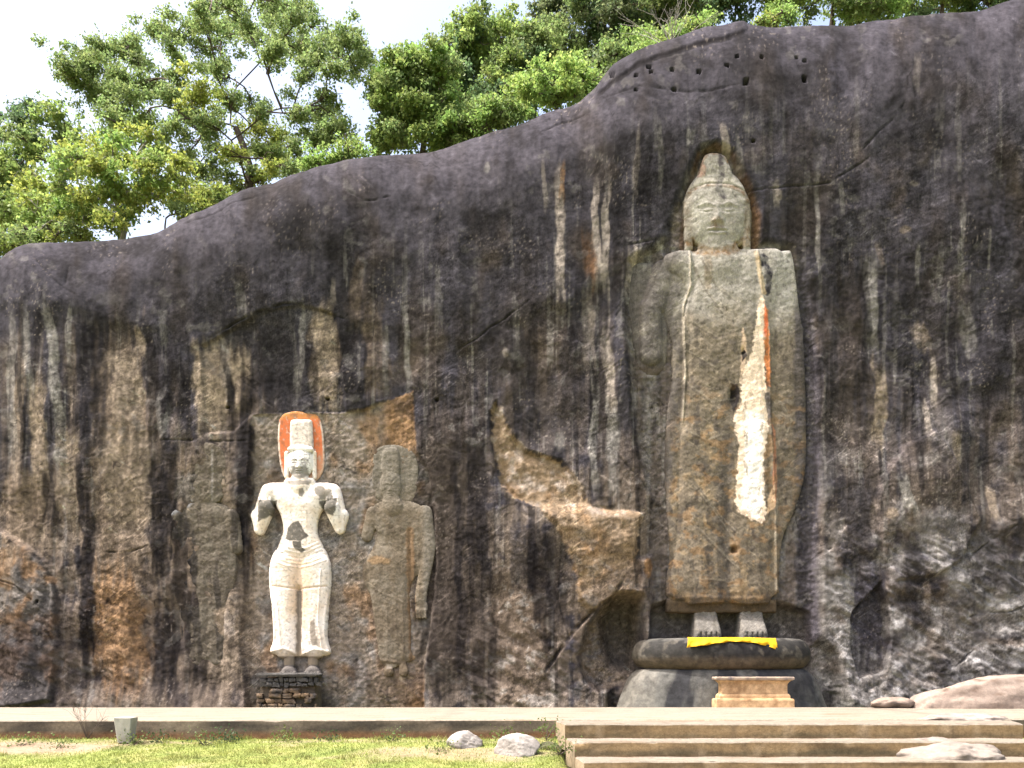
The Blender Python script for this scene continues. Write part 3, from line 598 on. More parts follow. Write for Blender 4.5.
# ------------------------------------------------------------------ carved figures: a relief chart in the same grid squares
class Relief:
    def __init__(self, u0, u1, v0, v1, step):
        self.us = np.arange(u0, u1 + step, step); self.vs = np.arange(v0, v1 + step, step)
        self.U, self.V = np.meshgrid(self.us, self.vs, indexing='ij')
        self.H = np.full(self.U.shape, -.25); self.col = np.tile(np.array((.2, .17, .13)), (self.U.size, 1))
    def join(self, h, k=.06):
        a = self.H; d = np.clip((h - a) / k * .5 + .5, 0, 1); both = (a > -.2) & (h > -.2)
        sm = a * (1 - d) + h * d + k * d * (1 - d)
        self.H = np.where(both, sm, np.maximum(a, h))
    def poly(self, pts, base, bulge, bev, k=.06):
        s = sdf_poly(self.U, self.V, smooth_poly(pts)); t = np.clip(s / bev, 0, 1)
        self.join(np.where(s > 0, base + bulge * np.sqrt(np.clip(1 - (1 - t) ** 2, 0, 1)), -.25), k)
    def cap(self, a, ra, b, rb, base0, base1, k=.06, depth=1.0):
        e = np.array(b, float) - a; w0 = self.U - a[0]; w1 = self.V - a[1]
        t = np.clip((w0 * e[0] + w1 * e[1]) / (e @ e + 1e-9), 0, 1)
        q = np.sqrt((w0 - e[0] * t) ** 2 + (w1 - e[1] * t) ** 2); r = ra + (rb - ra) * t
        x = q / r
        self.join(np.where(x < 1, base0 + (base1 - base0) * t + depth * r * S * np.sqrt(np.clip(1 - x * x, 0, 1)), -.25), k)
    def ell(self, c, ru, rv, base, bulge, k=.06):
        x = ((self.U - c[0]) / ru) ** 2 + ((self.V - c[1]) / rv) ** 2
        self.join(np.where(x < 1, base + bulge * np.sqrt(np.clip(1 - x, 0, 1)), -.25), k)
    def bump(self, c, ru, rv, h, p=1.0):
        x = ((self.U - c[0]) / ru) ** 2 + ((self.V - c[1]) / rv) ** 2
        self.H = np.where(self.H > -.2, self.H + h * np.exp(-x ** p), self.H)
    def line(self, pts, w, h):
        q, _ = dist_line(self.U, self.V, pts)
        self.H = np.where(self.H > -.2, self.H + h * np.exp(-(q / w) ** 2), self.H)
    def rough(self, amp, scale, seed):
        self.H = np.where(self.H > -.2, self.H + amp * fbm(self.U / scale, self.V / scale, 4, seed), self.H)
    def paint(self, c, m): 
        self.col = mixc(self.col, c, np.asarray(m).ravel())
    def pm(self, pts, e=1.2, n=2.0, seed=0):
        return ss(-e, e, sdf_poly(self.U, self.V, pts) + n * fbm(self.U / 5, self.V / 5, 4, 150 + seed))
    def lm(self, pts, w, seed=0, n=.5):
        q, _ = dist_line(self.U, self.V, pts); return 1 - ss(w * .5, w * 1.1, q + n * w * fbm(self.U / 6, self.V / 6, 3, 160 + seed))
    def build(self, name, yrec, parent, mat=None):
        keep = self.H > -.2
        nv = len(self.vs); cell = keep[:-1, :-1] | keep[1:, :-1] | keep[:-1, 1:] | keep[1:, 1:]
        idx = np.arange(self.U.size).reshape(self.U.shape)
        f = np.stack([idx[:-1, :-1], idx[:-1, 1:], idx[1:, 1:], idx[1:, :-1]], -1)[cell]
        used = np.unique(f); remap = np.full(self.U.size, -1); remap[used] = np.arange(len(used)); f = remap[f]
        co = np.stack([wx(self.U).ravel(), (yrec - self.H).ravel(), wz(self.V).ravel()], 1)[used]
        co = co - np.array(parent.location if parent else (0, 0, 0))
        return mesh_obj(name, co, f, mat or M_carved, parent, np.clip(self.col[used] * .62, .006, .85))
def smooth_poly(pts, it=2):
    P = np.array(pts, float)
    for _ in range(it):
        Q = np.roll(P, -1, 0); P = np.stack([P * .75 + Q * .25, P * .25 + Q * .75], 1).reshape(-1, 2)
    return P
def stone_tone(R, seed, base, alt, dark):
    U, V = R.U, R.V; f = fbm(U / 22, V / 30, 4, seed); g = fbm(U / 6, V / 6, 4, seed + 3)
    R.col = np.tile(np.asarray(base, float), (U.size, 1))
    R.paint(alt, ss(-.1, .35, f + .4 * g) * .8); R.paint(dark, ss(.12, .45, fbm(U / 10, V / 26, 4, seed + 6)) * .65)
    ru = U * .82 + V * .57; rv = -U * .57 + V * .82
    R.paint(np.array((.42, .35, .26)), ss(.3, .6, fbm(ru * .05, rv * .5, 3, seed + 8)) * .45); R.paint(np.array((.06, .05, .04)), ss(.3, .6, fbm(ru * .06, rv * .55, 3, seed + 9)) * .45)

def face(R, cx, cy, w, h, dep):
    """brow, eyes, nose, mouth, chin on an oval already standing at (cx, cy) with half sizes w, h"""
    B = R.bump
    B((cx - .38 * w, cy - .10 * h), .28 * w, .10 * h, -.09 * dep); B((cx + .38 * w, cy - .10 * h), .28 * w, .10 * h, -.09 * dep)
    B((cx - .38 * w, cy - .06 * h), .20 * w, .055 * h, .07 * dep); B((cx + .38 * w, cy - .06 * h), .20 * w, .055 * h, .07 * dep)
    for s in (-1, 1):
        R.line([(cx + s * .12 * w, cy - .20 * h), (cx + s * .38 * w, cy - .29 * h), (cx + s * .66 * w, cy - .20 * h)], .05 * w, .05 * dep)
        R.line([(cx + s * .18 * w, cy - .03 * h), (cx + s * .38 * w, cy + .0 * h), (cx + s * .58 * w, cy - .04 * h)], .035 * w, -.05 * dep)
        B((cx + s * .14 * w, cy + .27 * h), .09 * w, .06 * h, .10 * dep)
    R.line([(cx, cy - .22 * h), (cx, cy + .10 * h)], .11 * w, .10 * dep); B((cx, cy + .22 * h), .14 * w, .13 * h, .22 * dep)
    R.line([(cx - .30 * w, cy + .50 * h), (cx - .1 * w, cy + .47 * h), (cx, cy + .485 * h), (cx + .1 * w, cy + .47 * h), (cx + .30 * w, cy + .50 * h)], .045 * w, .10 * dep)
    R.line([(cx - .26 * w, cy + .60 * h), (cx, cy + .63 * h), (cx + .26 * w, cy + .60 * h)], .05 * w, .10 * dep)
    R.line([(cx - .28 * w, cy + .545 * h), (cx, cy + .545 * h), (cx + .28 * w, cy + .545 * h)], .028 * w, -.07 * dep)
    B((cx, cy + .80 * h), .24 * w, .12 * h, .07 * dep)

# --- the giant standing figure
giant = thing('giant_statue', 'colossal grey robed figure with patchy white plaster, carved in the rock above the pedestal', 'statue', tuple(float(t) for t in (wx(724), .6, wz(640))))
R = Relief(615, 822, 148, 645, .62)
# robe side, raised arm
R.poly([(684, 262), (668, 262), (662, 258), (660, 300), (672, 330), (674, 370), (668, 410), (665, 460), (668, 520), (672, 556), (666, 582), (668, 602), (700, 602), (705, 300)], .05, .28, 10)
R.poly([(628, 262), (640, 256), (660, 262), (668, 300), (670, 350), (664, 372), (650, 374), (638, 366), (632, 330), (627, 290)], -.05, .26, 12)
R.cap((665, 268), 12, (656, 300), 13, .05, .12); R.cap((652, 352), 12, (651, 306), 11, .15, .22)
# left arm hanging with the robe over it
R.poly([(752, 252), (788, 248), (791, 248), (793, 249), (796, 262), (800, 300), (806, 340), (808, 420), (808, 470), (800, 500), (792, 520), (782, 540), (780, 602), (740, 602), (735, 300)], .25, .22, 8)
R.cap((781, 275), 13, (790, 330), 14, .3, .3, depth=.5); R.cap((791, 330), 14, (789, 425), 14, .3, .3, depth=.45); R.ell((790, 446), 13, 26, .35, .2)
# trunk
R.poly([(664, 250), (690, 250), (705, 246), (735, 246), (755, 249), (791, 250), (789, 275), (777, 300), (776, 340), (776, 400), (778, 460), (779, 520), (779, 575), (781, 602), (668, 603), (670, 580), (678, 545),
        (680, 500), (681, 450), (682, 410), (684, 370), (686, 330), (690, 300), (684, 275), (664, 268)], .30, .38, 26, .12)
R.cap((680, 258), 9, (775, 256), 9, .42, .42, .15, .6)
R.ell((726, 330), 42, 66, .5, .32, .2); R.ell((727, 420), 40, 70, .5, .24, .2)
R.cap((705, 440), 24, (706, 590), 22, .42, .38, .2, .5); R.cap((752, 440), 24, (752, 590), 22, .42, .38, .2, .5)
# neck, head, crown
R.cap((717, 240), 18, (720, 262), 26, .35, .4, .15, .6)
R.poly([(685, 205), (688, 190), (697, 176), (703, 156), (708, 151), (722, 151), (728, 158), (735, 175), (746, 184), (753, 200), (754, 222), (750, 246), (686, 246)], .1, .30, 9)
R.ell((717, 208), 33, 42, .35, .55, .1)
R.poly([(698, 186), (702, 160), (706, 152), (724, 152), (730, 162), (737, 186)], .5, .24, 10, .1)
for pts in ([(688, 200), (687, 225), (690, 246)], [(747, 200), (750, 225), (748, 246)]): R.cap(pts[0], 4, pts[2], 4, .38, .36, .05)
for s in (-1, 1): pass
face(R, 717, 213, 29, 33, .75)
R.line([(690, 189), (705, 184), (730, 184), (744, 190)], 1.3, -.06)
R.bump((717, 250), 34, 4, -.10)
# folds and edges of the robe
R.line([(690, 250), (691, 285), (684, 305), (684, 330), (686, 370), (683, 420)], 1.2, .10); R.line([(694, 250), (695, 285), (690, 305), (689, 380)], 2.0, -.06)
R.line([(758, 250), (762, 290), (770, 330), (771, 420), (776, 500), (778, 600)], 1.4, .08); R.line([(755, 300), (766, 400), (772, 520), (773, 600)], 2.2, -.05)
for k in range(7):
    y0 = 300 + 34 * k
    R.line([(694, y0 - 8), (715, y0 + 6), (745, y0 + 2), (764, y0 - 14)], 2.2, .008)
R.line([(727, 450), (728, 600)], 5, -.06)
R.line([(668, 600), (700, 597), (740, 599), (780, 597)], 2.5, .05)
for a in (700, 716, 738, 758): R.line([(a, 540), (a + 2, 600)], 2.5, .03)
R.H = np.where(R.V > 603 + .8 * np.sin(R.U / 9), -.25, np.where(R.H > -.2, R.H * (.41 + .0 * (R.V < 252)), R.H)); R.poly([(668, 597), (668, 598), (700, 598), (740, 598), (778, 598), (779, 599), (779, 610), (779, 612), (778, 612.5), (740, 612), (700, 613), (669, 612), (668, 611), (668, 605)], .02, .06, 3, .01); R.rough(.035, 18, 201); R.rough(.012, 5, 202)
R.bump((733, 396), 3.5, 7, -.18); R.bump((743, 352), 2, 4, -.12); R.bump((734, 550), 3.2, 3.2, -.2)
# legs and feet below the hem
R2 = None
stone_tone(R, 210, (.182, .153, .118), (.25, .205, .155), (.09, .076, .062))
U, V = R.U, R.V
f = fbm(U / 18, V / 22, 4, 220); g = fbm(U / 5, V / 6, 4, 221); vs = fbm(U / 9, V / 90, 3, 222)
R.paint((.285, .268, .242), (1 - ss(290, 345, V + 30 * f)) * .8 * ss(662, 690, U)); R.paint((.24, .225, .205), (1 - ss(310, 420, V + 40 * f)) * (1 - ss(660, 690, U)) * .7)
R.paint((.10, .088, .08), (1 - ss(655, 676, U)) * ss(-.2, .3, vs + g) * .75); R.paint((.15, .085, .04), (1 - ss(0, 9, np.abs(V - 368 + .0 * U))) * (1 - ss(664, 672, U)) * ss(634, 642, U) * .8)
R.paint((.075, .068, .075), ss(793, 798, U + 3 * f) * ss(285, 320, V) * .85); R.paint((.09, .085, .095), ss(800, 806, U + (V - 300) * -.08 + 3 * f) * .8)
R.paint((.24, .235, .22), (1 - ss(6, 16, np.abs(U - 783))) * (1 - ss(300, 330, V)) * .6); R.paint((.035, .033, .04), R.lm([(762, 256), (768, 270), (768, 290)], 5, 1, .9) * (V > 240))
R.paint((.27, .25, .225), (V < 250) * ss(683, 690, U) * .7); R.paint((.17, .10, .045), R.lm([(690, 240), (700, 249), (716, 252), (732, 250), (745, 240)], 6, 2) * .85)
R.paint((.16, .10, .055), R.lm([(690, 190), (705, 185), (730, 186), (744, 192)], 3, 3) * .8); R.paint((.17, .09, .035), R.lm([(701, 160), (707, 152), (722, 151), (730, 160)], 4, 4) * .85)
R.paint((.50, .46, .40), R.pm([(690, 188), (699, 175), (716, 180), (735, 176), (742, 184), (720, 183)], 2, 3, 5) * .65); R.paint((.36, .17, .11), R.pm([(697, 176), (703, 160), (706, 172), (702, 178)], 1.5, 2, 6) * .7)
R.paint((.05, .042, .05), R.lm([(721, 154), (721, 176), (718, 190), (724, 198)], 4, 7) * .85); R.paint((.14, .095, .055), ss(742, 748, U) * (V < 246) * .8); R.paint((.13, .10, .07), (1 - ss(690, 695, U)) * (V < 240) * .6)
R.paint((.40, .38, .33), R.pm([(695, 195), (705, 192), (712, 235), (700, 244), (692, 220)], 4, 6, 8) * .5); R.paint((.13, .085, .045), R.pm([(711, 219), (722, 219), (724, 228), (710, 228)], 1.5, 1, 9) * .75)
R.paint((.16, .115, .07), R.lm([(708, 252), (708, 285)], 5, 10) * .6); R.paint((.46, .40, .32), R.lm([(690, 250), (691, 285), (684, 305), (684, 330), (686, 370), (683, 420)], 1.2, 11) * .8)
R.paint((.48, .36, .22), R.lm([(757, 252), (760, 275), (764, 292)], 3, 12) * .7); R.paint((.42, .37, .30), R.lm([(777, 500), (776, 545), (777, 590)], 2, 13) * .6)
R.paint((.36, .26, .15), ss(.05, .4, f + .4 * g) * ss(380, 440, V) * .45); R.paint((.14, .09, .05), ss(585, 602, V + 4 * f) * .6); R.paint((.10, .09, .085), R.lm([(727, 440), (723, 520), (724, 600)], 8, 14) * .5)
pl = [(760, 294), (765, 300), (766, 330), (764, 352), (766, 380), (768, 408), (770, 425), (766, 440), (763, 470), (764, 500), (767, 512), (762, 524), (752, 520), (740, 514), (735, 505), (736, 480), (739, 450),
      (735, 425), (733, 415), (741, 405), (741, 380), (745, 368), (752, 350), (756, 320)]
R.paint((.72, .58, .46), R.pm(pl, 1, 3.6, 20)); R.paint((.82, .78, .74), R.pm([(745, 410), (764, 415), (762, 470), (764, 505), (757, 520), (742, 508), (744, 460)], 2.0, 3, 21))
R.paint((.70, .52, .38), R.pm([(742, 326), (746, 340), (745, 366), (740, 380), (741, 350)], 1, 2, 22) * .9); R.paint((.6, .21, .07), R.pm([(764, 302), (768, 310), (770, 345), (771, 386), (767, 387), (765, 350)], 1.0, 2.4, 23) * .85 * ss(-.5, .1, g + .3))
R.paint((.62, .13, .06), R.pm([(765, 305), (768, 320), (767, 338), (764, 335)], .8, 1.2, 27) * .7); R.paint((.48, .23, .14), R.pm([(772, 422), (776, 430), (778, 480), (776, 505), (772, 500), (774, 450)], .8, 1.2, 24) * .85); R.paint((.72, .50, .33), R.pm([(768, 498), (776, 480), (775, 508), (767, 514)], .8, 1, 25) * .9)
R.paint((.03, .025, .025), R.pm([(731, 384), (738, 384), (740, 394), (737, 408), (733, 412), (730, 398)], .8, 2.2, 26)); R.paint((.03, .025, .025), R.pm([(742, 352), (745, 349), (747, 356), (742, 362)], .6, 1, 28)); R.paint((.11, .10, .10), R.pm([(765, 392), (770, 392), (772, 420), (769, 425)], .8, 1, 29) * .9)
R.paint((.06, .05, .045), R.pm([(732, 546), (737, 546), (738, 553), (732, 554)], .6, 1, 30))
spk = ss(.30, .42, noise(U * .55, V * .55, 231)) * R.pm(pl, 2, 3, 20); R.paint((.30, .25, .21), spk * .15); R.paint((.30, .24, .18), R.pm(pl, 2, 3, 20) * ss(.27, .34, fbm(U / 7, V / 14, 5, 232)) * .7)
wm = R.pm(pl, 1, 3.6, 20).ravel()[:, None]; R.col *= np.clip(1 + .3 * g + .2 * f, .6, 1.5).ravel()[:, None] * (1 - wm) + wm * 1.4
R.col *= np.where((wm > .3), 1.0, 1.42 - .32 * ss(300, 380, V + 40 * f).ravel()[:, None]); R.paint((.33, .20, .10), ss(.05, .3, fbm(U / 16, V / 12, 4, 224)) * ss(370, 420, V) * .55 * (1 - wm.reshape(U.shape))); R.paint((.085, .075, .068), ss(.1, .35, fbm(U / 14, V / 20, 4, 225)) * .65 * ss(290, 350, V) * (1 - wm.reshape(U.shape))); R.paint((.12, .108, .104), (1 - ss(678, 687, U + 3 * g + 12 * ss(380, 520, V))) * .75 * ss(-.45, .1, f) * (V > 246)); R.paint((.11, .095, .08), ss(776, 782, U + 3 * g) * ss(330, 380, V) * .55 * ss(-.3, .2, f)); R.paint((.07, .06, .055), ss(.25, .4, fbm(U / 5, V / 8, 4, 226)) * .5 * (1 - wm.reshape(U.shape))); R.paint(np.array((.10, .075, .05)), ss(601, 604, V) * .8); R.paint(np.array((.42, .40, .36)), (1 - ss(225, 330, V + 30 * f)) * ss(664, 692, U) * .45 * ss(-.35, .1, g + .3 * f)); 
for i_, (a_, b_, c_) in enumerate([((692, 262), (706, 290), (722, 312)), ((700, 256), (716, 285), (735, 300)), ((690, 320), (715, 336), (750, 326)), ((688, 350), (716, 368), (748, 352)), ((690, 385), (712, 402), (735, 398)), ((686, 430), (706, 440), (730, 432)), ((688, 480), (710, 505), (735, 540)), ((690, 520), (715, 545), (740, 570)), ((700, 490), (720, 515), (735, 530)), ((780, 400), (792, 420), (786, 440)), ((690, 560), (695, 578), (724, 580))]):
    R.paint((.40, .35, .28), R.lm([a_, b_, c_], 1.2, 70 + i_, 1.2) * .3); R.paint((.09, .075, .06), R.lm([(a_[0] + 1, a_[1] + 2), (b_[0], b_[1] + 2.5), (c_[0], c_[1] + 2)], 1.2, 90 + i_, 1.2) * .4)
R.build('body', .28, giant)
# feet
R = Relief(688, 782, 596, 645, .5)
for a, b in ((696, 719), (742, 765)):
    R.poly([(a, 598), (a, 600), (b, 600), (b, 612), (b + 1, 630), (b + 2, 637), (b + 2, 643), (a - 2, 643), (a - 2, 637), (a - 1, 630), (a, 612)], .30, .10, 3, .02)
    for k in range(1, 5): R.line([(a - 1 + k * 5.1, 633), (a - 1 + k * 5.3, 643)], .8, -.06)
R.H = np.where(R.H > -.2, R.H + .42 * ss(612, 634, R.V) - .04 * ss(634, 640, R.V), R.H); R.rough(.03, 6, 241)
stone_tone(R, 245, (.20, .185, .165), (.27, .25, .225), (.10, .09, .075)); R.paint((.12, .10, .08), (1 - ss(604, 614, R.V)) * .8)  # upper legs painted dark, for the shade under the hem
R.build('feet', .62, giant)

# --- the white painted figure
white = thing('white_statue', 'white painted standing figure with tall crown, narrow waist and orange halo, raised broken arms', 'statue', tuple(float(t) for t in (wx(299), .2, wz(676))))
R = Relief(246, 354, 406, 690, .42)
R.poly([(276, 424), (279, 413), (290, 409), (309, 409), (318, 414), (322, 428), (323, 445), (324, 465), (319, 476), (312, 482), (286, 482), (279, 470), (276, 445)], .0, .035, 3)
h = R; U, V = R.U, R.V
h.col = np.tile(np.array((.56, .16, .065)), (U.size, 1)); g = fbm(U / 3, V / 3, 4, 251); f = fbm(U / 12, V / 14, 4, 252)
sd = sdf_poly(U, V, smooth_poly([(276, 424), (279, 413), (290, 409), (309, 409), (318, 414), (322, 428), (323, 445), (324, 465), (319, 476), (312, 482), (286, 482), (279, 470), (276, 445)]))
R.paint((.50, .24, .08), (1 - ss(414, 420, V)) * .8); R.paint((.62, .52, .45), (1 - ss(1.2, 2.4, sd + .6 * g)) * ss(417, 422, V)); R.paint((.55, .40, .30), ss(462, 474, V + 5 * f) * .7); R.paint((.28, .18, .12), ss(.1, .35, g) * .5); R.paint((.5, .30, .2), ss(310, 318, U) * ss(445, 460, V) * .6)
R.paint((.25, .12, .07), ss(.05, .3, fbm(U / 5, V / 7, 4, 254)) * .55); R.paint((.5, .42, .36), ss(.2, .4, fbm(U / 4, V / 5, 4, 255)) * .5); R.col *= 1.45; R.build('halo', .22, white, M_paint)
R = Relief(246, 354, 406, 690, .42)
# arms (behind), trunk, legs
for s, cx in ((-1, 269), (1, 330)):
    ex, ey = (258.5, 529) if s < 0 else (339, 528)
    R.cap((cx + s * 1, 492), 9.5, (ex + 3 * -s * .4, 515), 8, .10, .14, .06); R.cap((ex - 1 * s * -1, 515), 8, (ex, ey), 5.2, .14, .18, .06)
    R.cap((ex, ey), 5.4, (ex - s * 8 * .9, 508), 7.6, .20, .42, .05)
    hx = ex - s * 6.5
    R.ell((hx, 507), 7, 8, .34, .12, .06)
    for k in range(4): R.cap((hx - 5 + 3.3 * k, 504), 1.7, (hx - 5.5 + 3.4 * k, 498), 1.4, .38, .36, .03)
R.poly([(276, 485), (288, 482), (310, 482), (322, 485), (330, 494), (324, 506), (318, 516), (316, 526), (316.5, 534), (322, 545), (328, 560), (271, 560), (276, 548), (281, 536), (282.5, 527), (280, 515), (274, 503), (268, 494)], .12, .34, 15, .08)
R.cap((271, 490), 8, (327, 490), 8, .18, .18, .1, .7); R.bump((299, 503), 22, 12, .05); R.bump((299, 540), 12, 12, .04)
R.poly([(270, 556), (276, 546), (299, 552), (322, 545), (328, 556), (330.5, 572), (330, 590), (326, 612), (326, 640), (331, 652), (327, 656), (300, 657), (272, 655), (268, 651), (273, 640), (272, 612), (268, 590), (267.5, 570)], .10, .24, 9, .06)
R.cap((284, 566), 15, (284, 648), 11, .20, .14, .08, .75); R.cap((315, 566), 15, (314, 648), 11.5, .20, .14, .08, .75)
for s in (-1, 1):
    e = [(299 + s * 29, 596), (299 + s * 26, 615), (299 + s * 25, 635), (299 + s * 29, 651)]; R.line(e, 1.4, .05)
R.line([(298.5, 588), (298, 655)], 2.6, -.20)
for k in range(6):
    y0 = 544 + 3.6 * k; w = 19 + 1.5 * k
    R.line([(299 - w, y0 - 2), (299 - w * .5, y0 + 3.5), (299, y0 + 5.5), (299 + w * .5, y0 + 3.5), (299 + w, y0 - 2)], .9, .020)
R.line([(272, 586), (299, 589), (326, 586)], 1.0, -.04); R.line([(277, 600), (281, 650)], 1, .03); R.line([(321, 570), (318, 620), (322, 650)], 1, .03)
R.line([(269, 652), (284, 648), (299, 656), (314, 649), (330, 652)], 1.6, .06)
# ankles and feet
for cx in (288, 312):
    R.cap((cx, 655), 5.5, (cx, 668), 5, .10, .12, .03); R.poly([(cx - 9, 676), (cx - 7, 668), (cx, 665), (cx + 7, 668), (cx + 10, 676)], .2, .3, 5, .03)
    for k in range(5): R.cap((cx - 7 + 3.4 * k, 673), 1.6, (cx - 7.4 + 3.6 * k, 676), 1.6, .48, .5, .01)
# neck, head, crown
R.cap((299, 474), 8, (299, 486), 11, .16, .22, .06); R.cap((288, 482), 5, (310, 482), 5, .2, .2, .1)
R.ell((299.5, 461), 13, 18, .14, .34, .05)
R.poly([(288.5, 440), (288.5, 430), (289, 422), (289.5, 419), (292, 418), (300, 418), (308, 418), (311, 419), (311.5, 422), (312, 430), (312.5, 440), (312.5, 447), (312, 448), (300, 448), (289, 448), (288.5, 446)], .10, .14, 5, .04)
R.poly([(287, 446), (299, 444), (313, 446), (313, 452), (287, 452)], .3, .14, 4, .04)
for s in (-1, 1): R.cap((299.5 + s * 14, 452), 2.2, (299.5 + s * 14, 476), 2.2, .16, .14, .03)
face(R, 299.3, 463, 11.5, 15, .40)

R.H = np.where(R.H > -.2, R.H * .56, R.H); R.rough(.012, 8, 261); R.rough(.005, 2.5, 262)
U, V = R.U, R.V; f = fbm(U / 12, V / 14, 4, 263); g = fbm(U / 3.2, V / 3.2, 4, 264); vs = fbm(U / 4, V / 40, 3, 265)
R.col = np.tile(np.array((.74, .67, .60)), (U.size, 1)); R.paint((.66, .54, .42), ss(.0, .4, f + .3 * vs) * .6); R.paint((.78, .75, .72), ss(.0, .4, -f) * .7); GR = (.125, .115, .10)
R.paint((.62, .44, .29), ss(545, 565, V) * (1 - ss(600, 640, V)) * (1 - ss(5, 16, np.abs(U - 300))) * .7)
R.paint((.52, .46, .42), (V < 447) * (.55 + .45 * ss(-.1, .3, g))); R.paint((.33, .30, .27), (V < 447) * ss(.1, .35, g + .3 * f) * .6); R.paint((.80, .80, .80), (V > 447) * (V < 474) * (np.abs(U - 299) < 14) * .7)
R.paint(GR, R.pm([(289, 474), (293, 466), (299, 468), (306, 464), (309, 474), (300, 481)], 1.5, 1.5, 40) * .8); R.paint((.12, .11, .10), ss(.12, .3, noise(U * .5, V * .5, 266)) * (V > 450) * (V < 470) * (np.abs(U - 299) < 11) * .5)
for s in (-1, 1): R.paint((.12, .10, .10), R.lm([(299.3 + s * 2.5, 460), (299.3 + s * 5, 458.6), (299.3 + s * 8, 460)], 1, 41) * .6); R.paint((.12, .10, .10), R.lm([(299.3 + s * 2.5, 463), (299.3 + s * 7, 463)], .8, 42) * .7)
R.paint(GR, R.pm([(258, 500), (277, 500), (275, 512), (268, 518), (258, 522)], .8, 1.4, 43)); R.paint(GR, R.pm([(319, 501), (337, 498), (337, 508), (334, 516), (327, 514), (321, 508)], .8, 1.6, 44)); R.paint(GR, R.pm([(318, 484), (330, 490), (334, 500), (320, 500), (314, 492)], 1, 4, 45) * .8)
R.paint(GR, R.pm([(285, 539), (288, 528), (293, 522), (299, 521), (304, 530), (309, 536), (302, 541), (292, 541)], .7, 1.2, 46)); R.paint(GR, R.pm([(293, 541), (301, 541), (302, 547), (306, 550), (302, 553), (294, 548)], .7, 1.2, 47)); R.paint(GR, R.pm([(299, 489), (304, 488), (305, 493), (302, 497), (299, 496)], .6, 1, 48) * .8)
R.paint(GR, R.pm([(288, 481), (312, 480), (309, 485), (290, 486)], 1, 2, 49) * .75); R.paint((.25, .21, .17), R.lm([(298.5, 592), (298.5, 654)], 3.6, 50)); R.paint((.25, .21, .17), R.pm([(311, 622), (315, 618), (316, 634), (318, 646), (312, 646), (310, 632)], .8, 2, 51) * .85)
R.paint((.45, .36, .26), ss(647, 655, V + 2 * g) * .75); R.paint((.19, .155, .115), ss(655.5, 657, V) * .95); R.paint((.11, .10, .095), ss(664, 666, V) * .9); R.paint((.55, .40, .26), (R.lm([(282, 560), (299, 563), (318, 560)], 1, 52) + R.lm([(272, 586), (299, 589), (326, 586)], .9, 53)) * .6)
R.paint((.3, .26, .22), ss(.32, .45, noise(U * .4, V * .35, 267)) * .45 * (V < 655))
R.col *= 1.5; R.build('body', .22, white, M_paint)

# --- the faint figure beside it
faint = thing('worn_statue', 'worn unpainted brown stone figure with tall crown and hanging arm, beside the white one', 'statue', tuple(float(t) for t in (wx(396), .2, wz(668))))
R = Relief(350, 440, 438, 676, .5)
R.poly([(371, 505), (371, 452), (378, 444), (395, 442), (412, 448), (418, 462), (418, 480), (412, 505)], -.02, .10, 5)
R.poly([(381, 452), (384, 446), (396, 446), (399, 452), (400, 478), (380, 478)], .1, .18, 6); R.ell((390, 484), 11, 16, .12, .26, .05); R.cap((390, 496), 8, (392, 506), 11, .12, .14)
R.poly([(372, 504), (380, 500), (404, 499), (418, 502), (428, 510), (432, 530), (432, 560), (426, 580), (416, 572), (408, 590), (411, 620), (410, 650), (418, 662), (376, 664), (378, 640), (372, 600), (364, 585), (361, 572), (364, 560), (373, 545), (377, 530), (371, 515)], .02, .24, 12)
R.cap((424, 512), 8, (429, 545), 7, .10, .1); R.cap((429, 545), 7, (421, 590), 6, .12, .14); R.cap((421, 590), 6, (420, 600), 6, .2, .2); R.ell((421, 607), 6.5, 9, .18, .16)
for k in range(4): R.cap((416.5 + 2.8 * k, 610), 1.6, (417 + 2.7 * k, 617), 1.4, .3, .26, .02)
R.cap((372, 512), 7, (366, 535), 6, .04, .05); R.cap((386, 565), 20, (391, 655), 13, .18, .12, .1, .4); R.ell((390, 520), 18, 16, .2, .12, .08)
R.line([(409, 530), (411, 600), (412, 660)], 2, -.10); R.line([(414, 560), (415, 662)], 1.6, .05); R.line([(364, 582), (380, 592), (408, 604)], 1.4, .03); R.line([(378, 660), (400, 663), (418, 660)], 1.6, .05)
for a in (386, 395, 402): R.line([(a, 600), (a + 1, 660)], 1.5, .025)
R.cap((388, 664), 4, (388, 672), 5, .1, .2, .02); R.cap((402, 664), 4, (403, 672), 5, .1, .2, .02)
face(R, 390, 486, 9.5, 13, .28); R.H = np.where(R.H > -.2, R.H * .34, R.H); R.rough(.02, 8, 271); R.rough(.008, 3, 272)
stone_tone(R, 275, (.215, .175, .13), (.25, .215, .17), (.12, .095, .07)); U, V = R.U, R.V; f = fbm(U / 12, V / 14, 4, 276)
R.paint((.42, .28, .16), R.pm([(366, 560), (376, 555), (390, 558), (388, 564), (372, 564)], 1.5, 3, 54) * .75); R.paint((.24, .14, .07), R.lm([(409, 530), (411, 600), (413, 662)], 5, 55) * .6); R.paint((.25, .235, .205), (1 - ss(480, 520, V + 12 * f)) * .5); R.paint((.27, .25, .22), ss(420, 426, U) * .55); R.paint((.13, .09, .055), ss(655, 662, V) * .5)
R.paint((.5, .43, .36), R.pm([(386, 664), (396, 664), (396, 668), (386, 669)], .8, 1, 56) * .7)
R.build('body', .22, faint)

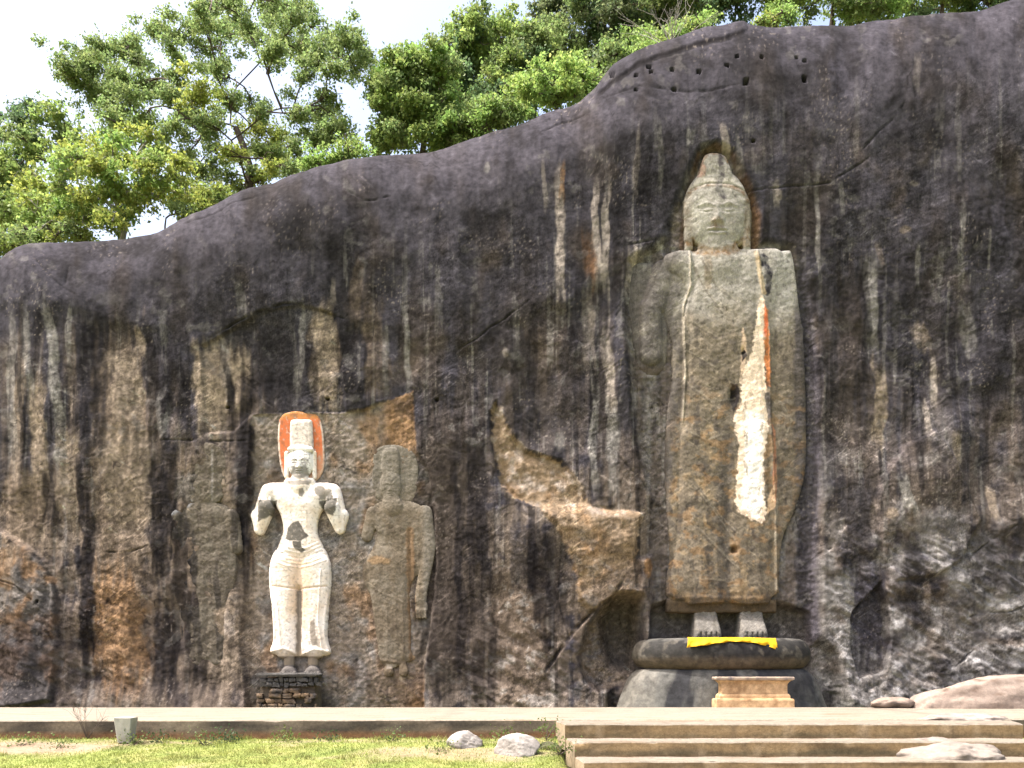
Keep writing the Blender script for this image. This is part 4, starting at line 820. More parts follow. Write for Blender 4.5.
# --- the almost erased figure on the other side
lost = thing('eroded_statue', 'almost erased dark streaked stone figure on the left of the white one', 'statue', tuple(float(t) for t in (wx(203), .1, wz(668))))
R = Relief(160, 246, 436, 676, .6)
R.poly([(184, 505), (184, 455), (190, 444), (205, 441), (220, 445), (226, 458), (226, 480), (221, 505)], .02, .08, 6)
R.ell((205, 484), 12, 17, .08, .12, .05); R.poly([(194, 446), (216, 446), (218, 474), (192, 474)], .06, .10, 6)
R.poly([(180, 508), (190, 502), (220, 502), (232, 510), (236, 540), (236, 580), (228, 600), (226, 640), (232, 664), (178, 664), (182, 620), (174, 585), (168, 560), (168, 530), (172, 514)], .02, .16, 12)
R.cap((176, 516), 7, (170, 548), 7, .08, .1); R.cap((231, 516), 7, (236, 548), 6, .08, .1); R.cap((198, 565), 14, (198, 655), 11, .12, .1, .1, .35); R.cap((217, 565), 13, (216, 655), 10, .12, .1, .1, .35)
face(R, 205, 486, 10, 14, .14); R.line([(207, 580), (207, 660)], 2.5, -.04); R.line([(178, 661), (205, 664), (230, 661)], 1.6, .03); R.H = np.where(R.H > -.2, R.H * .36, R.H); R.rough(.04, 10, 311); R.rough(.012, 3, 312)
stone_tone(R, 315, (.155, .132, .105), (.21, .185, .15), (.085, .07, .058)); U, V = R.U, R.V; f = fbm(U / 10, V / 14, 4, 316)
for a, b, c_, d_, w_, k_ in ((178, 500, 182, 670, 14, .9), (192, 530, 196, 670, 9, .75), (216, 560, 220, 670, 6, .6), (170, 510, 168, 600, 7, .6), (232, 500, 236, 560, 6, .6)): R.paint((.032, .029, .03), streak(U.ravel(), V.ravel(), a, b, c_, d_, w_, 320 + a).reshape(U.shape) * k_)
R.paint((.34, .31, .28), R.lm([(212, 450), (212, 500)], 1.4, 57) * .6); R.paint((.40, .31, .23), R.pm([(214, 612), (226, 606), (238, 618), (232, 640), (220, 634)], 2, 4, 58) * .7); R.paint((.30, .32, .36), R.lm([(172, 512), (190, 502)], 4, 59) * .4)
R.build('body', .07, lost)

# ------------------------------------------------------------------ pedestal below the giant
def sweep_half(profile, cx, cy, n=96, expo=2.2):
    """profile: list of (half width, half depth, z) -> a half drum in front of the wall"""
    th = np.linspace(-.06 * math.pi, 1.06 * math.pi, n); P = np.array(profile, float)
    c = np.sign(np.cos(th)) * np.abs(np.cos(th)) ** (2 / expo); s = np.sign(np.sin(th)) * np.abs(np.sin(th)) ** (2 / expo)
    x = cx + P[:, 0][None] * c[:, None]; y = cy - P[:, 1][None] * s[:, None]; z = np.repeat(P[:, 2][None], n, 0)
    m = len(P); a = np.arange(n - 1)[:, None] * m + np.arange(m - 1)[None, :]
    f = np.stack([a, a + 1, a + m + 1, a + m], -1).reshape(-1, 4)
    return np.stack([x.ravel(), y.ravel(), z.ravel()], 1), f
ped = thing('lotus_pedestal', 'wide rounded stone pedestal, black stained roll above a flaring bell, under the giant figure', 'pedestal', (float(wx(724)), .45, -.42))
def ped_part(name, prof, colfn, n=110):
    # resample the profile finely
    P = np.array(prof, float); t = np.r_[0, np.cumsum(np.linalg.norm(np.diff(P, axis=0), axis=1))]; tt = np.linspace(0, t[-1], max(8, int(t[-1] / .035)))
    P = np.stack([np.interp(tt, t, P[:, k]) for k in range(3)], 1)
    co, f = sweep_half(P, 0, 0, n=170); a = np.arctan2(-co[:, 1], co[:, 0]) * 2.6
    co = co * (1 + .008 * fbm(a * 2, co[:, 2] * 2.5, 4, 281))[:, None] ; co[:, 2] = co[:, 2] * 1.0
    c = colfn(a, co[:, 2], len(co)); co[:, 2] += .42
    mesh_obj(name, co, f, M_pedestal, ped, c * .52)
def torus_col(a, z, n):
    f = fbm(a * .7, z * 1.1, 4, 282); g = fbm(a * 3, z * 3, 4, 283); r = fbm(a * 2.2, z * .4, 3, 284)
    c = np.tile(np.array((.045, .042, .038)), (n, 1)); c = mixc(c, BLACK, ss(-.1, .3, f + .4 * g)); c = mixc(c, np.array((.20, .175, .14)), ss(.12, .4, g + .5 * r - .3 * f) * .6)
    c = mixc(c, np.array((.21, .185, .15)), ss(.45, .1, a) * .9 + ss(7.55, 7.9, a) * .9); c = mixc(c, np.array((.16, .12, .08)), ss(1.56, 1.36, z + .12 * g) * .8)
    return mixc(c, np.array((.20, .19, .17)), ss(1.95, 2.07, z) * ss(-.5, .2, g) * .9)  # top edge painted paler and speckled, for the sun on it
def bell_col(a, z, n):
    f = fbm(a * 1.1, z * .3, 4, 285); g = fbm(a * 4, z * 2, 4, 286)
    c = np.tile(np.array((.17, .165, .15)), (n, 1)); c = mixc(c, np.array((.045, .045, .05)), ss(-.05, .28, f + .2 * g)); c = mixc(c, np.array((.27, .25, .215)), ss(.1, .4, -f + .3 * g) * .75)
    c = mixc(c, np.array((.03, .031, .037)), ss(2.6, 2.2, a) * ss(.7, 1.1, a) * .8); return mixc(c, np.array((.29, .255, .205)), (ss(.5, .2, a) + ss(7.3, 7.8, a)) * .35)
w = lambda px: px * S
tp = []
for k in range(15):
    q = math.pi * (k / 14.0) - math.pi / 2
    tp.append((w(73) + w(17) * math.cos(q) ** .8 if math.cos(q) > 0 else w(73), 1.0 + .34 * max(math.cos(q), 0) ** .8, EYE + w(670 - 654.2) + w(15.6) * math.sin(q)))
tp += [(w(60), .8, tp[-1][2] + .015), (w(20), .3, tp[-1][2] + .02), (.01, .01, tp[-1][2] + .02)]
ped_part('roll_moulding', tp, torus_col)
ped_part('bell_base', [(w(60), .85, 1.17), (w(78), 1.0, 1.16), (w(85), 1.10, 1.11), (w(91), 1.18, .98), (w(95.5), 1.24, .78), (w(99), 1.28, .55), (w(102), 1.31, .3), (w(104.5), 1.34, .08), (w(107), 1.37, -.12), (w(109), 1.39, -.45)], bell_col)

# cloth on the pedestal rim
def build_cloth():
    n, m = 90, 14; t = np.linspace(0, 1, n); zt = tp[14][2]
    top = 637 + 1.0 * np.sin(t * 9) * .3 + 1.5 * (t > .5) * (t - .5)
    drop = np.interp(t, [0, .02, .12, .28, .45, .7, .86, .97, 1], [10.5, 10, 8.6, 6.4, 4.6, 5.0, 7.6, 11, 11.4]) 
    drop = drop + .5 * np.sin(t * 40) * .4
    verts = []; x = np.interp(t, [0, 1], [690, 780])
    for i in range(n):
        for j in range(m):
            s = j / (m - 1)
            lean = 1.0 * (1 - t[i]) * (-2.5) * s if t[i] < .06 else 0
            px = x[i] + lean; py = top[i] + drop[i] * s
            X = wx(px) - float(ped.location[0])
            # follows the rounded rim
            zz = EYE + (670 - py) * S * .965; rz = np.clip((zz - (EYE + w(15.8))) / w(15.6), -1, 1)
            yy = .45 - (1.0 + .34 * math.sqrt(max(0, 1 - rz * rz)) ** .8) * abs(1 - min(1, abs(X / w(88))) ** 2.2) ** (1 / 2.2)
            yy = yy - .075 - .03 * math.sin(t[i] * 30 + 4 * s) * s - .018 * math.sin(t[i] * 67 + 2 * s) * s - .01 * math.sin(s * 9 + 3 * t[i])
            verts.append((float(wx(512 + (px - 512) * .965)), yy, zz))
    a = np.arange(n - 1)[:, None] * m + np.arange(m - 1)[None, :]; f = np.stack([a, a + m, a + m + 1, a + 1], -1).reshape(-1, 4)
    o = mesh_obj('yellow_cloth', verts, f, M_cloth); md = o.modifiers.new('thick', 'SOLIDIFY'); md.thickness = .012
    tag(o, 'bright yellow cloth strip draped along the pedestal rim at the giant feet', 'cloth')
build_cloth()

# ------------------------------------------------------------------ altar
def box_ring(name, rings, mat, parent, wob=.006, seed=0):
    """stack of rounded rectangles: (half width, half depth, z)"""
    verts = []; n = 0; per = []
    for hw, hd, z in rings:
        r = .02; pts = []
        for cx, cy, a0 in ((hw - r, hd - r, 0), (-hw + r, hd - r, 90), (-hw + r, -hd + r, 180), (hw - r, -hd + r, 270)):
            for k in range(4): a = math.radians(a0 + 30 * k); pts.append((cx + r * math.cos(a), cy + r * math.sin(a)))
        out = []
        for i in range(len(pts)):
            p, q = pts[i], pts[(i + 1) % len(pts)]; L = math.dist(p, q); k = max(1, int(L / .06)) if L > .05 else 1
            out.append((p, q, k))
        per.append((out, z))
    k0 = [k for (_, _, k) in per[0][0]]
    for out, z in per:
        for (p, q, _), k in zip(out, k0):
            for j in range(k): verts.append((p[0] + (q[0] - p[0]) * j / k, p[1] + (q[1] - p[1]) * j / k, z))
    m = sum(k0); v = np.array(verts); nx = fbm(v[:, 0] * 7 + seed, v[:, 2] * 7 + v[:, 1] * 5, 3, 291)
    v = v + wob * np.stack([nx, fbm(v[:, 0] * 6 + seed, v[:, 2] * 6, 3, 292), .6 * nx], 1)
    faces = []
    for r in range(len(per) - 1):
        for i in range(m): faces.append((r * m + i, r * m + (i + 1) % m, (r + 1) * m + (i + 1) % m, (r + 1) * m + i))
    faces.append(tuple(range((len(per) - 1) * m, len(per) * m)))
    return mesh_obj(name, v, faces, mat, parent, smooth=False)
ax, ay = (752.5 - 512) * 26.75 / F, -1.27
altar = thing('stone_altar', 'small ochre stone offering altar with moulded base and slab top in front of the pedestal', 'altar', (ax, ay, -.4))
box_ring('base', [(1.15, .32, 0), (1.15, .32, .60), (1.13, .31, .645), (1.05, .25, .66), (1.05, .25, .74), (1.01, .21, .80)], M_altar, altar)
box_ring('body', [(.985, .19, .805), (.98, .187, .90), (.98, .187, 1.05), (.985, .19, 1.09), (1.03, .22, 1.15), (1.08, .26, 1.19)], M_altar, altar, seed=3)
box_ring('top_slab', [(1.10, .27, 1.193), (1.15, .31, 1.22), (1.155, .315, 1.27), (1.13, .30, 1.30)], M_slab, altar, .012, seed=5)

# ------------------------------------------------------------------ brick plinth below the white figure
M_brick = material("old_brick", (0.17, 0.115, 0.07), nscale=6, lo=0.5, hi=1.4, stain=(0.05, 0.045, 0.042), sscale=2.2, bump=0.03)
M_dstone = material("dark_stone", (0.07, 0.066, 0.062), nscale=6, lo=0.5, hi=1.6, bump=0.03)
M_mortar = material("dark_mortar", (0.085, 0.068, 0.05), nscale=9, lo=0.6, hi=1.4, bump=0.03)
def lump_box(cx, cy, cz, sx, sy, sz, seed, jit=.18, sub=3):
    g = np.linspace(-1, 1, sub + 1); vs = []; fs = []
    for ax_ in range(3):
        for sg in (-1, 1):
            b = len(vs)
            for i in g:
                for j in g:
                    p = [0, 0, 0]; p[ax_] = sg; p[(ax_ + 1) % 3] = i; p[(ax_ + 2) % 3] = j; vs.append(p)
            for i in range(sub):
                for j in range(sub):
                    q = (b + i * (sub + 1) + j, b + (i + 1) * (sub + 1) + j, b + (i + 1) * (sub + 1) + j + 1, b + i * (sub + 1) + j + 1)
                    fs.append(q if sg > 0 else q[::-1])
    v = np.array(vs, float); ln = np.linalg.norm(v, axis=1)[:, None]; v = v * (1 - .30 + .30 * 1.25 / ln)
    n1 = noise(v[:, 0] * 1.3 + seed, v[:, 1] * 1.3 + v[:, 2], seed); n2 = noise(v[:, 2] * 1.3 + seed, v[:, 0] * 1.3 + v[:, 1], seed + 1)
    v = v * (1 + jit * n1 + .5 * jit * n2)[:, None]
    return v * np.array((sx, sy, sz)) + np.array((cx, cy, cz)), np.array(fs)
def collect(parts):
    vs, fs, n = [], [], 0
    for v, f in parts: vs.append(v); fs.append(f + n); n += len(v)
    return np.concatenate(vs), np.concatenate(fs)
plx = float(wx(292)); plinth = thing('brick_plinth', 'low crumbling brick plinth with blackened slab under the feet of the white figure', 'plinth', (plx, -.25, -.42))
W2 = w(59) / 2
v, f = lump_box(0, .1, .55, W2 * .96, .42, .72, 3, .02, 6); mesh_obj('core', v, f, M_mortar, plinth)
pp = []
r2 = random.Random(4)
for row in range(6):
    z = .12 + row * .155; x = -W2
    while x < W2 - .05:
        L = r2.uniform(.14, .42); L = min(L, W2 - x)
        if r2.random() > .2: pp.append(lump_box(x + L / 2, -.33 - r2.uniform(0, .05), z + r2.uniform(-.01, .01), L / 2 * .92, .12, .068, r2.randint(0, 99), .28))
        x += L
v, f = collect(pp); mesh_obj('brickwork', v, f, M_brick, plinth)
pp = []
for row in range(2):
    x = -W2 * .9
    while x < W2 * .97:
        L = r2.uniform(.10, .24); pp.append(lump_box(x + L / 2, -.30 - r2.uniform(0, .06), 1.08 + row * .15 + r2.uniform(-.02, .02), L / 2 * .9, .12, r2.uniform(.045, .085), r2.randint(0, 99), .4)); x += L
v, f = collect(pp); mesh_obj('rubble_course', v, f, M_dstone, plinth)
v, f = lump_box(.0, -.08, 1.375, W2 * 1.03, .44, .06, 8, .04, 8); mesh_obj('slab', v, f, M_dstone, plinth)

# ------------------------------------------------------------------ boulders
def boulder(name, label, cx, cy, cz, sx, sy, sz, seed, tone=(.21, .185, .165), dark=(.07, .058, .05), sub=4, amp=.28, rot=0, facet=.5, darkbias=0.0):
    import bmesh
    bm = bmesh.new(); bmesh.ops.create_icosphere(bm, subdivisions=sub + 1, radius=1.0)
    v = np.array([p.co[:] for p in bm.verts]); fs = np.array([[q.index for q in f.verts] for f in bm.faces]); bm.free()
    rs = np.random.RandomState(seed)
    r = np.ones(len(v))
    for k in range(9):                                    # cut by planes for broken faces
        n = rs.randn(3); n[2] *= .8; n /= np.linalg.norm(n); h = rs.uniform(.62, .9)
        dd = v @ n; lim = np.where(dd > 1e-3, h / np.maximum(dd, 1e-3), 9); r = np.where(lim < r, r * (1 - facet) + lim * facet, r)
    nn = fbm(v[:, 0] * 1.2 + seed, v[:, 1] * 1.2 + v[:, 2] * .9, 4, 301); n2 = fbm(v[:, 0] * 5 + seed, v[:, 1] * 4 + v[:, 2] * 5, 4, 302)
    r = r * (1 + amp * nn + .06 * n2); v = v * r[:, None]
    c, s = math.cos(rot), math.sin(rot); v = v * np.array((sx, sy, sz)); v = np.stack([v[:, 0] * c - v[:, 1] * s, v[:, 0] * s + v[:, 1] * c, v[:, 2]], 1)
    col = np.tile(np.array(tone), (len(v), 1)); col = mixc(col, np.array(tone) * .7, ss(-.1, .4, nn + .5 * n2)); col = mixc(col, np.array(dark), ss(.15, .45, fbm(v[:, 0] * 2.2 + seed, v[:, 1] * 2 + v[:, 2] * 3, 4, 303) + darkbias) * .8)
    o = mesh_obj(name, v, fs, M_boulder, None, col); o.location = (cx, cy, cz)
    return tag(o, label, 'boulder')
def P(u, v, d): y = d - DIST; k = d / F; return ((u - 512) * k, y, EYE + (670 - v) * k)
x, y, z = P(467, 746, 18.8); boulder('boulder', 'rounded pale grey boulder lying in the grass, left of the pair by the steps', x, y, z, .44, .36, .33, 12, tone=(0.27, .245, .225), facet=.9, amp=.12)
x, y, z = P(517, 751, 18.2); boulder('boulder', 'wedge shaped pale grey boulder leaning in the grass nearer the steps', x, y, z, .50, .36, .36, 25, rot=-.3, tone=(0.27, .245, .225), facet=.9, amp=.12)
x, y, z = P(468, 762, 17.6); boulder('stone', 'small flat grey stone in the grass just below the rounded boulder', x, y, z - .01, .17, .14, .07, 31, sub=3)
x, y, z = P(548, 750, 18.7); boulder('mossy_stone', 'dark mossy stone tucked against the left end of the steps', x, y, z - .03, .28, .25, .2, 33, tone=(.07, .07, .035), dark=(.03, .03, .015), sub=3)
x, y, z = P(985, 700, 26.2); boulder('rock_outcrop', 'long smooth pinkish whaleback rock lying against the foot of the cliff', x + .7, y + .2, z - .25, 3.3, .9, 1.05, 44, tone=(.26, .205, .17), dark=(.08, .05, .035), amp=.2, rot=.05, facet=.45)
x, y, z = P(893, 703, 26.3); boulder('stone', 'narrow pointed stone slab beside the whaleback rock near the pedestal', x, y - .1, z - .02, .75, .4, .2, 47, tone=(.24, .185, .15), sub=3, rot=.2)
x, y, z = P(958, 722, 20.6); boulder('rock_outcrop', 'low knobbly pale rock breaking through the terrace edge above the top step', x, y - .15, z - .02, 1.1, .6, .24, 52, tone=(.27, .23, .2), amp=.3)
x, y, z = P(945, 752, 17.9); boulder('rock_outcrop', 'grey sloping bedrock breaking through the lower steps', x, y + .1, z - .12, 1.05, 1.1, .40, 58, tone=(.21, .18, .155), amp=.3, rot=.25)

# ------------------------------------------------------------------ concrete post
x, y, z = P(126, 740, 19.2)
M_post = material("post_concrete", (.40, .385, .35), nscale=6, lo=.75, hi=1.2, stain=(.26, .25, .21), sscale=3, bump=.01)
post = thing('concrete_post', 'short square grey concrete marker post, wider at the top, in the grass', 'post', (x, y, z - .05))
box_ring('shaft', [(.13, .13, 0), (.145, .14, .12), (.165, .16, .30), (.19, .185, .525), (.185, .18, .535)], M_post, post, .006)

# ------------------------------------------------------------------ trees
class Tubes:
    def __init__(self): self.v = []; self.f = []; self.n = 0
    def add(self, pts, radii, k=6):
        pts = np.array(pts, float); m = len(pts)
        tan = np.gradient(pts, axis=0); tan /= np.linalg.norm(tan, axis=1)[:, None] + 1e-9
        ref = np.array((.3, .9, .2)); a = np.cross(tan, ref); a /= np.linalg.norm(a, axis=1)[:, None] + 1e-9; b = np.cross(tan, a)
        th = np.arange(k) * 2 * np.pi / k
        ring = pts[:, None] + np.array(radii)[:, None, None] * (np.cos(th)[None, :, None] * a[:, None] + np.sin(th)[None, :, None] * b[:, None])
        self.v.append(ring.reshape(-1, 3)); i = self.n + np.arange(m - 1)[:, None] * k + np.arange(k)[None]; j = self.n + np.arange(m - 1)[:, None] * k + (np.arange(k)[None] + 1) % k
        self.f.append(np.stack([i, j, j + k, i + k], -1).reshape(-1, 4)); self.n += m * k
    def build(self, name, mat, parent): return mesh_obj(name, np.concatenate(self.v), np.concatenate(self.f), mat, parent)

def leaves(centers, radii, counts, size, cols, rs, flat=.7, sub=7):
    """leaf sprays: every clump is split in sprays, each spray a handful of pointed leaves"""
    pos = []; cc = []
    for c, r, n, k in zip(centers, radii, counts, cols):
        ns = max(3, int(n / sub)); d = rs.randn(ns, 3); d /= np.linalg.norm(d, axis=1)[:, None]; rad = rs.rand(ns) ** .45
        q = rs.randn(6, 3) * r * .85; q[0] = 0; sc_ = np.array((.9, .6, .55, .5, .5, 1.9)); q[5] = 0; w_ = rs.choice(6, ns, p=(.27, .18, .16, .13, .12, .14))
        sp = np.array(c) + q[w_] * np.array((1, 1, flat)) + d * rad[:, None] * r * sc_[w_][:, None] * np.array((1, 1, flat))
        m = rs.randint(max(2, sub - 3), sub + 4, ns); i = np.repeat(np.arange(ns), m)
        p = sp[i] + rs.randn(len(i), 3) * .13 * np.array((1, 1, .7)); pos.append(p)
        tint = (rs.rand(ns) - .5)[i]; c0 = np.array(k)[None] * (1 + .5 * tint[:, None] + .3 * (rs.rand(len(i), 1) - .5)); c0[:, 0] *= 1 + .25 * (rs.rand(ns)[i] - .55); cc.append(c0)
    p = np.concatenate(pos); col = np.clip(np.concatenate(cc), .008, .42); n = len(p)
    a = rs.randn(n, 3); a[:, 2] -= .35; a /= np.linalg.norm(a, axis=1)[:, None]
    nrm = rs.randn(n, 3) * .75; nrm[:, 2] += .9; b = np.cross(nrm, a); b /= np.linalg.norm(b, axis=1)[:, None] + 1e-9
    L = size * (.65 + .7 * rs.rand(n, 1)); Wd = L * (.28 + .15 * rs.rand(n, 1))
    up = np.cross(a, b) * L * .12
    quad = np.stack([p - a * L * .5, p + b * Wd + up, p + a * L * .5, p - b * Wd + up], 1)
    return quad.reshape(-1, 3), np.arange(n * 4).reshape(n, 4), np.repeat(col, 4, 0)

def grow(base, trunk, clumps, rads, r0, rs, tubes, wig=.10, rtip=.025):
    """limbs: each clump centre is joined to the nearest lower place of the skeleton by a bent limb"""
    nodes = [np.array(p, float) for p in trunk]; nr = list(np.linspace(r0, r0 * .55, len(trunk)))
    tubes.add(nodes, nr, 8)
    order = np.argsort([np.linalg.norm(np.array(c) - nodes[-1]) for c in clumps])
    for i in order:
        c = np.array(clumps[i], float); A = np.array(nodes)
        d = np.linalg.norm(A - c, axis=1) + .6 * np.clip(A[:, 2] - c[2] + .2, 0, 99); j = int(d.argmin()); s = A[j]
        L = np.linalg.norm(c - s); m = max(4, int(L / .55)); t = np.linspace(0, 1, m)[:, None]
        bend = rs.randn(3) * L * wig; bend[2] += L * .10
        pts = s + (c - s) * t + bend * np.sin(np.pi * t) + np.cumsum(rs.randn(m, 3) * .045 * L ** .5, 0) * t
        ra = max(rtip, min(nr[j] * .62, .02 + .026 * L)); rr = np.linspace(ra, rtip, m); tubes.add(pts, rr, 5)
        for k in range(1, m): nodes.append(pts[k]); nr.append(rr[k])
        for k in range(4):                                   # twigs inside the clump
            e = c + rs.randn(3) * rads[i] * .6; q = np.linspace(0, 1, 4)[:, None]; tubes.add(pts[-2] + (e - pts[-2]) * q + rs.randn(3) * .12 * np.sin(np.pi * q), np.linspace(rtip * .9, .008, 4), 4)

def tree(name, label, cat, base_uv, d, trunk_uv, blobs, r0, leafc, seed, per=330, lsize=.26, bark=None, depth=.7, group=None, flat=.58):
    """blobs: (u, v, r) of foliage seen from the terrace, spread in depth round distance d"""
    rs = np.random.RandomState(seed); k = d / F
    bx, by, bz = base_uv[0], d - DIST, base_uv[1]
    cen = []; rad = []; cnt = []; cols = []
    uu = [b[0] for b in blobs]; um = .5 * (min(uu) + max(uu)); uw = max(20, .5 * (max(uu) - min(uu)))
    for b in blobs:
        u, v, r = b[:3]; c = b[3] if len(b) > 3 else leafc
        half = math.sqrt(max(.1, 1 - ((u - um) / (uw * 1.08)) ** 2)) * uw * k * depth
        dy = rs.uniform(-1, 1) * half
        kk = (d + dy) / F
        cen.append(((u - 512) * kk, d + dy - DIST, EYE + (670 - v) * kk)); rad.append(r * kk * .86); cnt.append(int(2.2 * per * (r / 14.0) ** 1.6)); cols.append(c)
    trunk = [((u - 512) * k, d - DIST, EYE + (670 - v) * k) for u, v in trunk_uv]
    gz = float(hill_z(np.array(trunk[0][0]), np.array(d - DIST))) - .3
    trunk = [(trunk[0][0] + .2, d - DIST + .1, min(gz, trunk[0][2] - .5))] + trunk
    o = thing(name, label, cat, tuple(map(float, trunk[0])), group); off = np.array(trunk[0])
    tb = Tubes(); grow(None, trunk, cen, rad, r0 * .6, rs, tb, .10, .034); t_ = mesh_obj('trunk', np.concatenate(tb.v) - off, np.concatenate(tb.f), bark or M_bark, o)
    v, f, c = leaves(cen, rad, cnt, lsize * .60, [tuple(1.9 * t for t in q) for q in cols], rs, flat); mesh_obj('crown', v - off, f, M_leaf, o, c, smooth=False)
    return o
G1 = (.098, .130, .046); G2 = (.120, .160, .046); YG = (.135, .158, .036); DG = (.055, .085, .038); BG = (.115, .170, .045); GG = (.075, .095, .045)
zc = lambda L: [(a / 2.56, b / 2.56, r / 2.56 * 1.02) + tuple(c) for a, b, r, *c in L]
rs0 = np.random.RandomState(5)
def scatter(poly, n, r0, r1, seed, cols=None):
    rs = np.random.RandomState(seed); P_ = np.array(poly, float); out = []
    while len(out) < n:
        u = rs.uniform(P_[:, 0].min(), P_[:, 0].max()); v = rs.uniform(P_[:, 1].min(), P_[:, 1].max())
        if sdf_poly(np.array([u]), np.array([v]), poly)[0] > 0:
            b = (u, v, rs.uniform(r0, r1))
            out.append(b + ((cols[rs.randint(len(cols))],) if cols else ()))
    return out
main_blobs = zc([(160, 165, 36), (215, 150, 30), (215, 210, 33), (262, 128, 42), (330, 110, 38), (300, 190, 42), (262, 240, 38), (345, 150, 33), (400, 75, 38), (440, 90, 33), (455, 182, 34), (400, 230, 42), (330, 260, 46), (285, 300, 38), (350, 320, 38), (435, 250, 38),
                 (510, 130, 36), (520, 50, 38), (560, 110, 40), (600, 40, 46), (640, 90, 46), (690, 40, 48), (720, 95, 42), (760, 35, 33), (810, 60, 36), (765, 120, 40), (805, 140, 36), (872, 98, 42), (905, 170, 38), (945, 158, 33), (850, 172, 36), (780, 195, 34), (690, 140, 34), (560, 180, 34),
                 (510, 240, 34, YG), (500, 290, 38), (545, 320, 40), (580, 262, 32), (645, 270, 34), (660, 335, 38, YG), (700, 350, 42, YG), (765, 300, 40), (822, 280, 36), (860, 322, 36), (820, 362, 36), (750, 385, 36), (690, 400, 32, YG), (480, 385, 40), (505, 430, 36), (600, 400, 22, YG), (430, 330, 36), (540, 500, 24), (470, 500, 26), (480, 60, 24), (700, 10, 40), (560, 10, 34), (360, 210, 30), (180, 190, 28), (840, 250, 26), (240, 175, 34)])
main_blobs = main_blobs + [(u_ + rnd.uniform(-9, 9), v_ + rnd.uniform(-7, 9), r_ * rnd.uniform(.6, .9), *c_) for (u_, v_, r_, *c_) in rnd.sample(main_blobs, 34)]
tree('spreading_tree', 'tall open crowned tree with dark forked trunk rising over the left of the rock', 'tree', (0, 0), 42, [(246, 205), (249, 186), (250, 168), (243, 145), (236, 128)], main_blobs + scatter([(205, 150), (240, 140), (300, 150), (318, 170), (250, 192), (210, 205)], 16, 6, 11, 27, [G1, YG, G2]), .42, G1, 301, per=470, lsize=.215)
tree('bushy_tree', 'mid green tree at the far left edge, behind the yellow green one', 'tree', (0, 0), 44, [(20, 250), (24, 220), (30, 190), (34, 160)], scatter([(-70, 150), (-20, 115), (30, 108), (72, 112), (85, 140), (80, 180), (60, 225), (30, 240), (-20, 246), (-80, 240)], 84, 9, 16, 12, [G1, G2, DG, G2]), .3, G1, 302, per=240)
tree('yellow_tree', 'yellow green low spreading tree in front of the tall open crowned tree', 'tree', (0, 0), 37, [(120, 255), (124, 232), (120, 215), (105, 200)], scatter([(18, 195), (40, 165), (70, 150), (110, 140), (150, 130), (175, 140), (190, 165), (205, 185), (200, 205), (180, 215), (150, 205), (150, 222), (120, 228), (70, 236), (30, 240)], 92, 8, 14, 13, [YG, YG, G2, BG]), .24, YG, 303, per=190, lsize=.25, bark=M_palebark)
tree('leafy_tree', 'bright green bushy tree standing right of the sky gap, left end of the dense row', 'tree', (0, 0), 40, [(420, 170), (424, 140), (428, 110), (430, 80)], scatter([(372, 120), (376, 80), (392, 52), (420, 44), (440, 56), (455, 80), (470, 105), (480, 135), (440, 150), (400, 152), (376, 150)], 80, 8, 14, 14, [G2, BG, G2, G1]), .26, G2, 304, per=300)
tree('leafy_tree', 'taller mid green tree just right of the bright tree by the sky gap', 'tree', (0, 0), 45, [(490, 130), (490, 100), (492, 60), (490, 40)], scatter([(440, 60), (456, 30), (470, 14), (490, 12), (515, 20), (545, 30), (552, 60), (545, 95), (520, 118), (480, 135), (455, 120)], 100, 9, 15, 15, [G1, G2, DG, G2]), .3, G1, 305, per=300)
tree('leafy_tree', 'pale bright green low tree touching the middle of the rock crest', 'tree', (0, 0), 36.5, [(556, 120), (557, 100), (558, 88)], scatter([(514, 90), (530, 68), (560, 58), (585, 66), (596, 84), (570, 98), (540, 108), (518, 108)], 34, 7, 12, 16, [BG, BG, (.14, .19, .05)]), .16, BG, 306, per=280, lsize=.24)
tree('broad_tree', 'large grey green tree filling the top behind the pale low tree', 'tree', (0, 0), 48, [(600, 90), (602, 60), (604, 30), (606, 0)], scatter([(530, 10), (550, -30), (620, -50), (680, -30), (700, 5), (690, 30), (650, 50), (610, 66), (560, 72), (535, 60)], 110, 9, 16, 17, [G1, GG, DG, GG]), .34, G1, 307, per=300)
tree('dark_tree', 'dark dense tree with a black trunk right of the grey green tree', 'tree', (0, 0), 46, [(712, 50), (710, 25), (708, 5), (706, -20)], scatter([(650, -20), (700, -60), (750, -40), (760, -5), (735, 10), (700, 18), (670, 14)], 50, 9, 15, 18, [DG, DG, G1]), .34, DG, 308, per=330)
tree('leafy_tree', 'green tree peeping over the crest above the head of the giant figure', 'tree', (0, 0), 45, [(830, 40), (832, 20), (834, -5)], scatter([(760, 5), (790, -40), (860, -50), (900, -20), (905, 12), (850, 24), (800, 22), (770, 18)], 60, 9, 14, 19, [G2, G1, BG]), .26, G2, 309, per=300)
tree('leafy_tree', 'green tree at the right end of the crest, darkest towards the frame edge', 'tree', (0, 0), 47, [(940, 40), (942, 10), (944, -10)], scatter([(890, 0), (910, -50), (980, -60), (1030, -40), (1020, 0), (985, 12), (930, 20), (895, 16)], 60, 9, 14, 20, [G1, G2, DG]), .26, G1, 310, per=300)
tree('shrub', 'bright green scrub on the crest between the sky gap and the tall left tree', 'shrub', (0, 0), 37, [(340, 185), (341, 170), (342, 162)], scatter([(300, 168), (325, 152), (350, 142), (368, 146), (364, 160), (330, 172)], 18, 6, 10, 21, [BG, G2]), .08, BG, 311, per=220, lsize=.22)
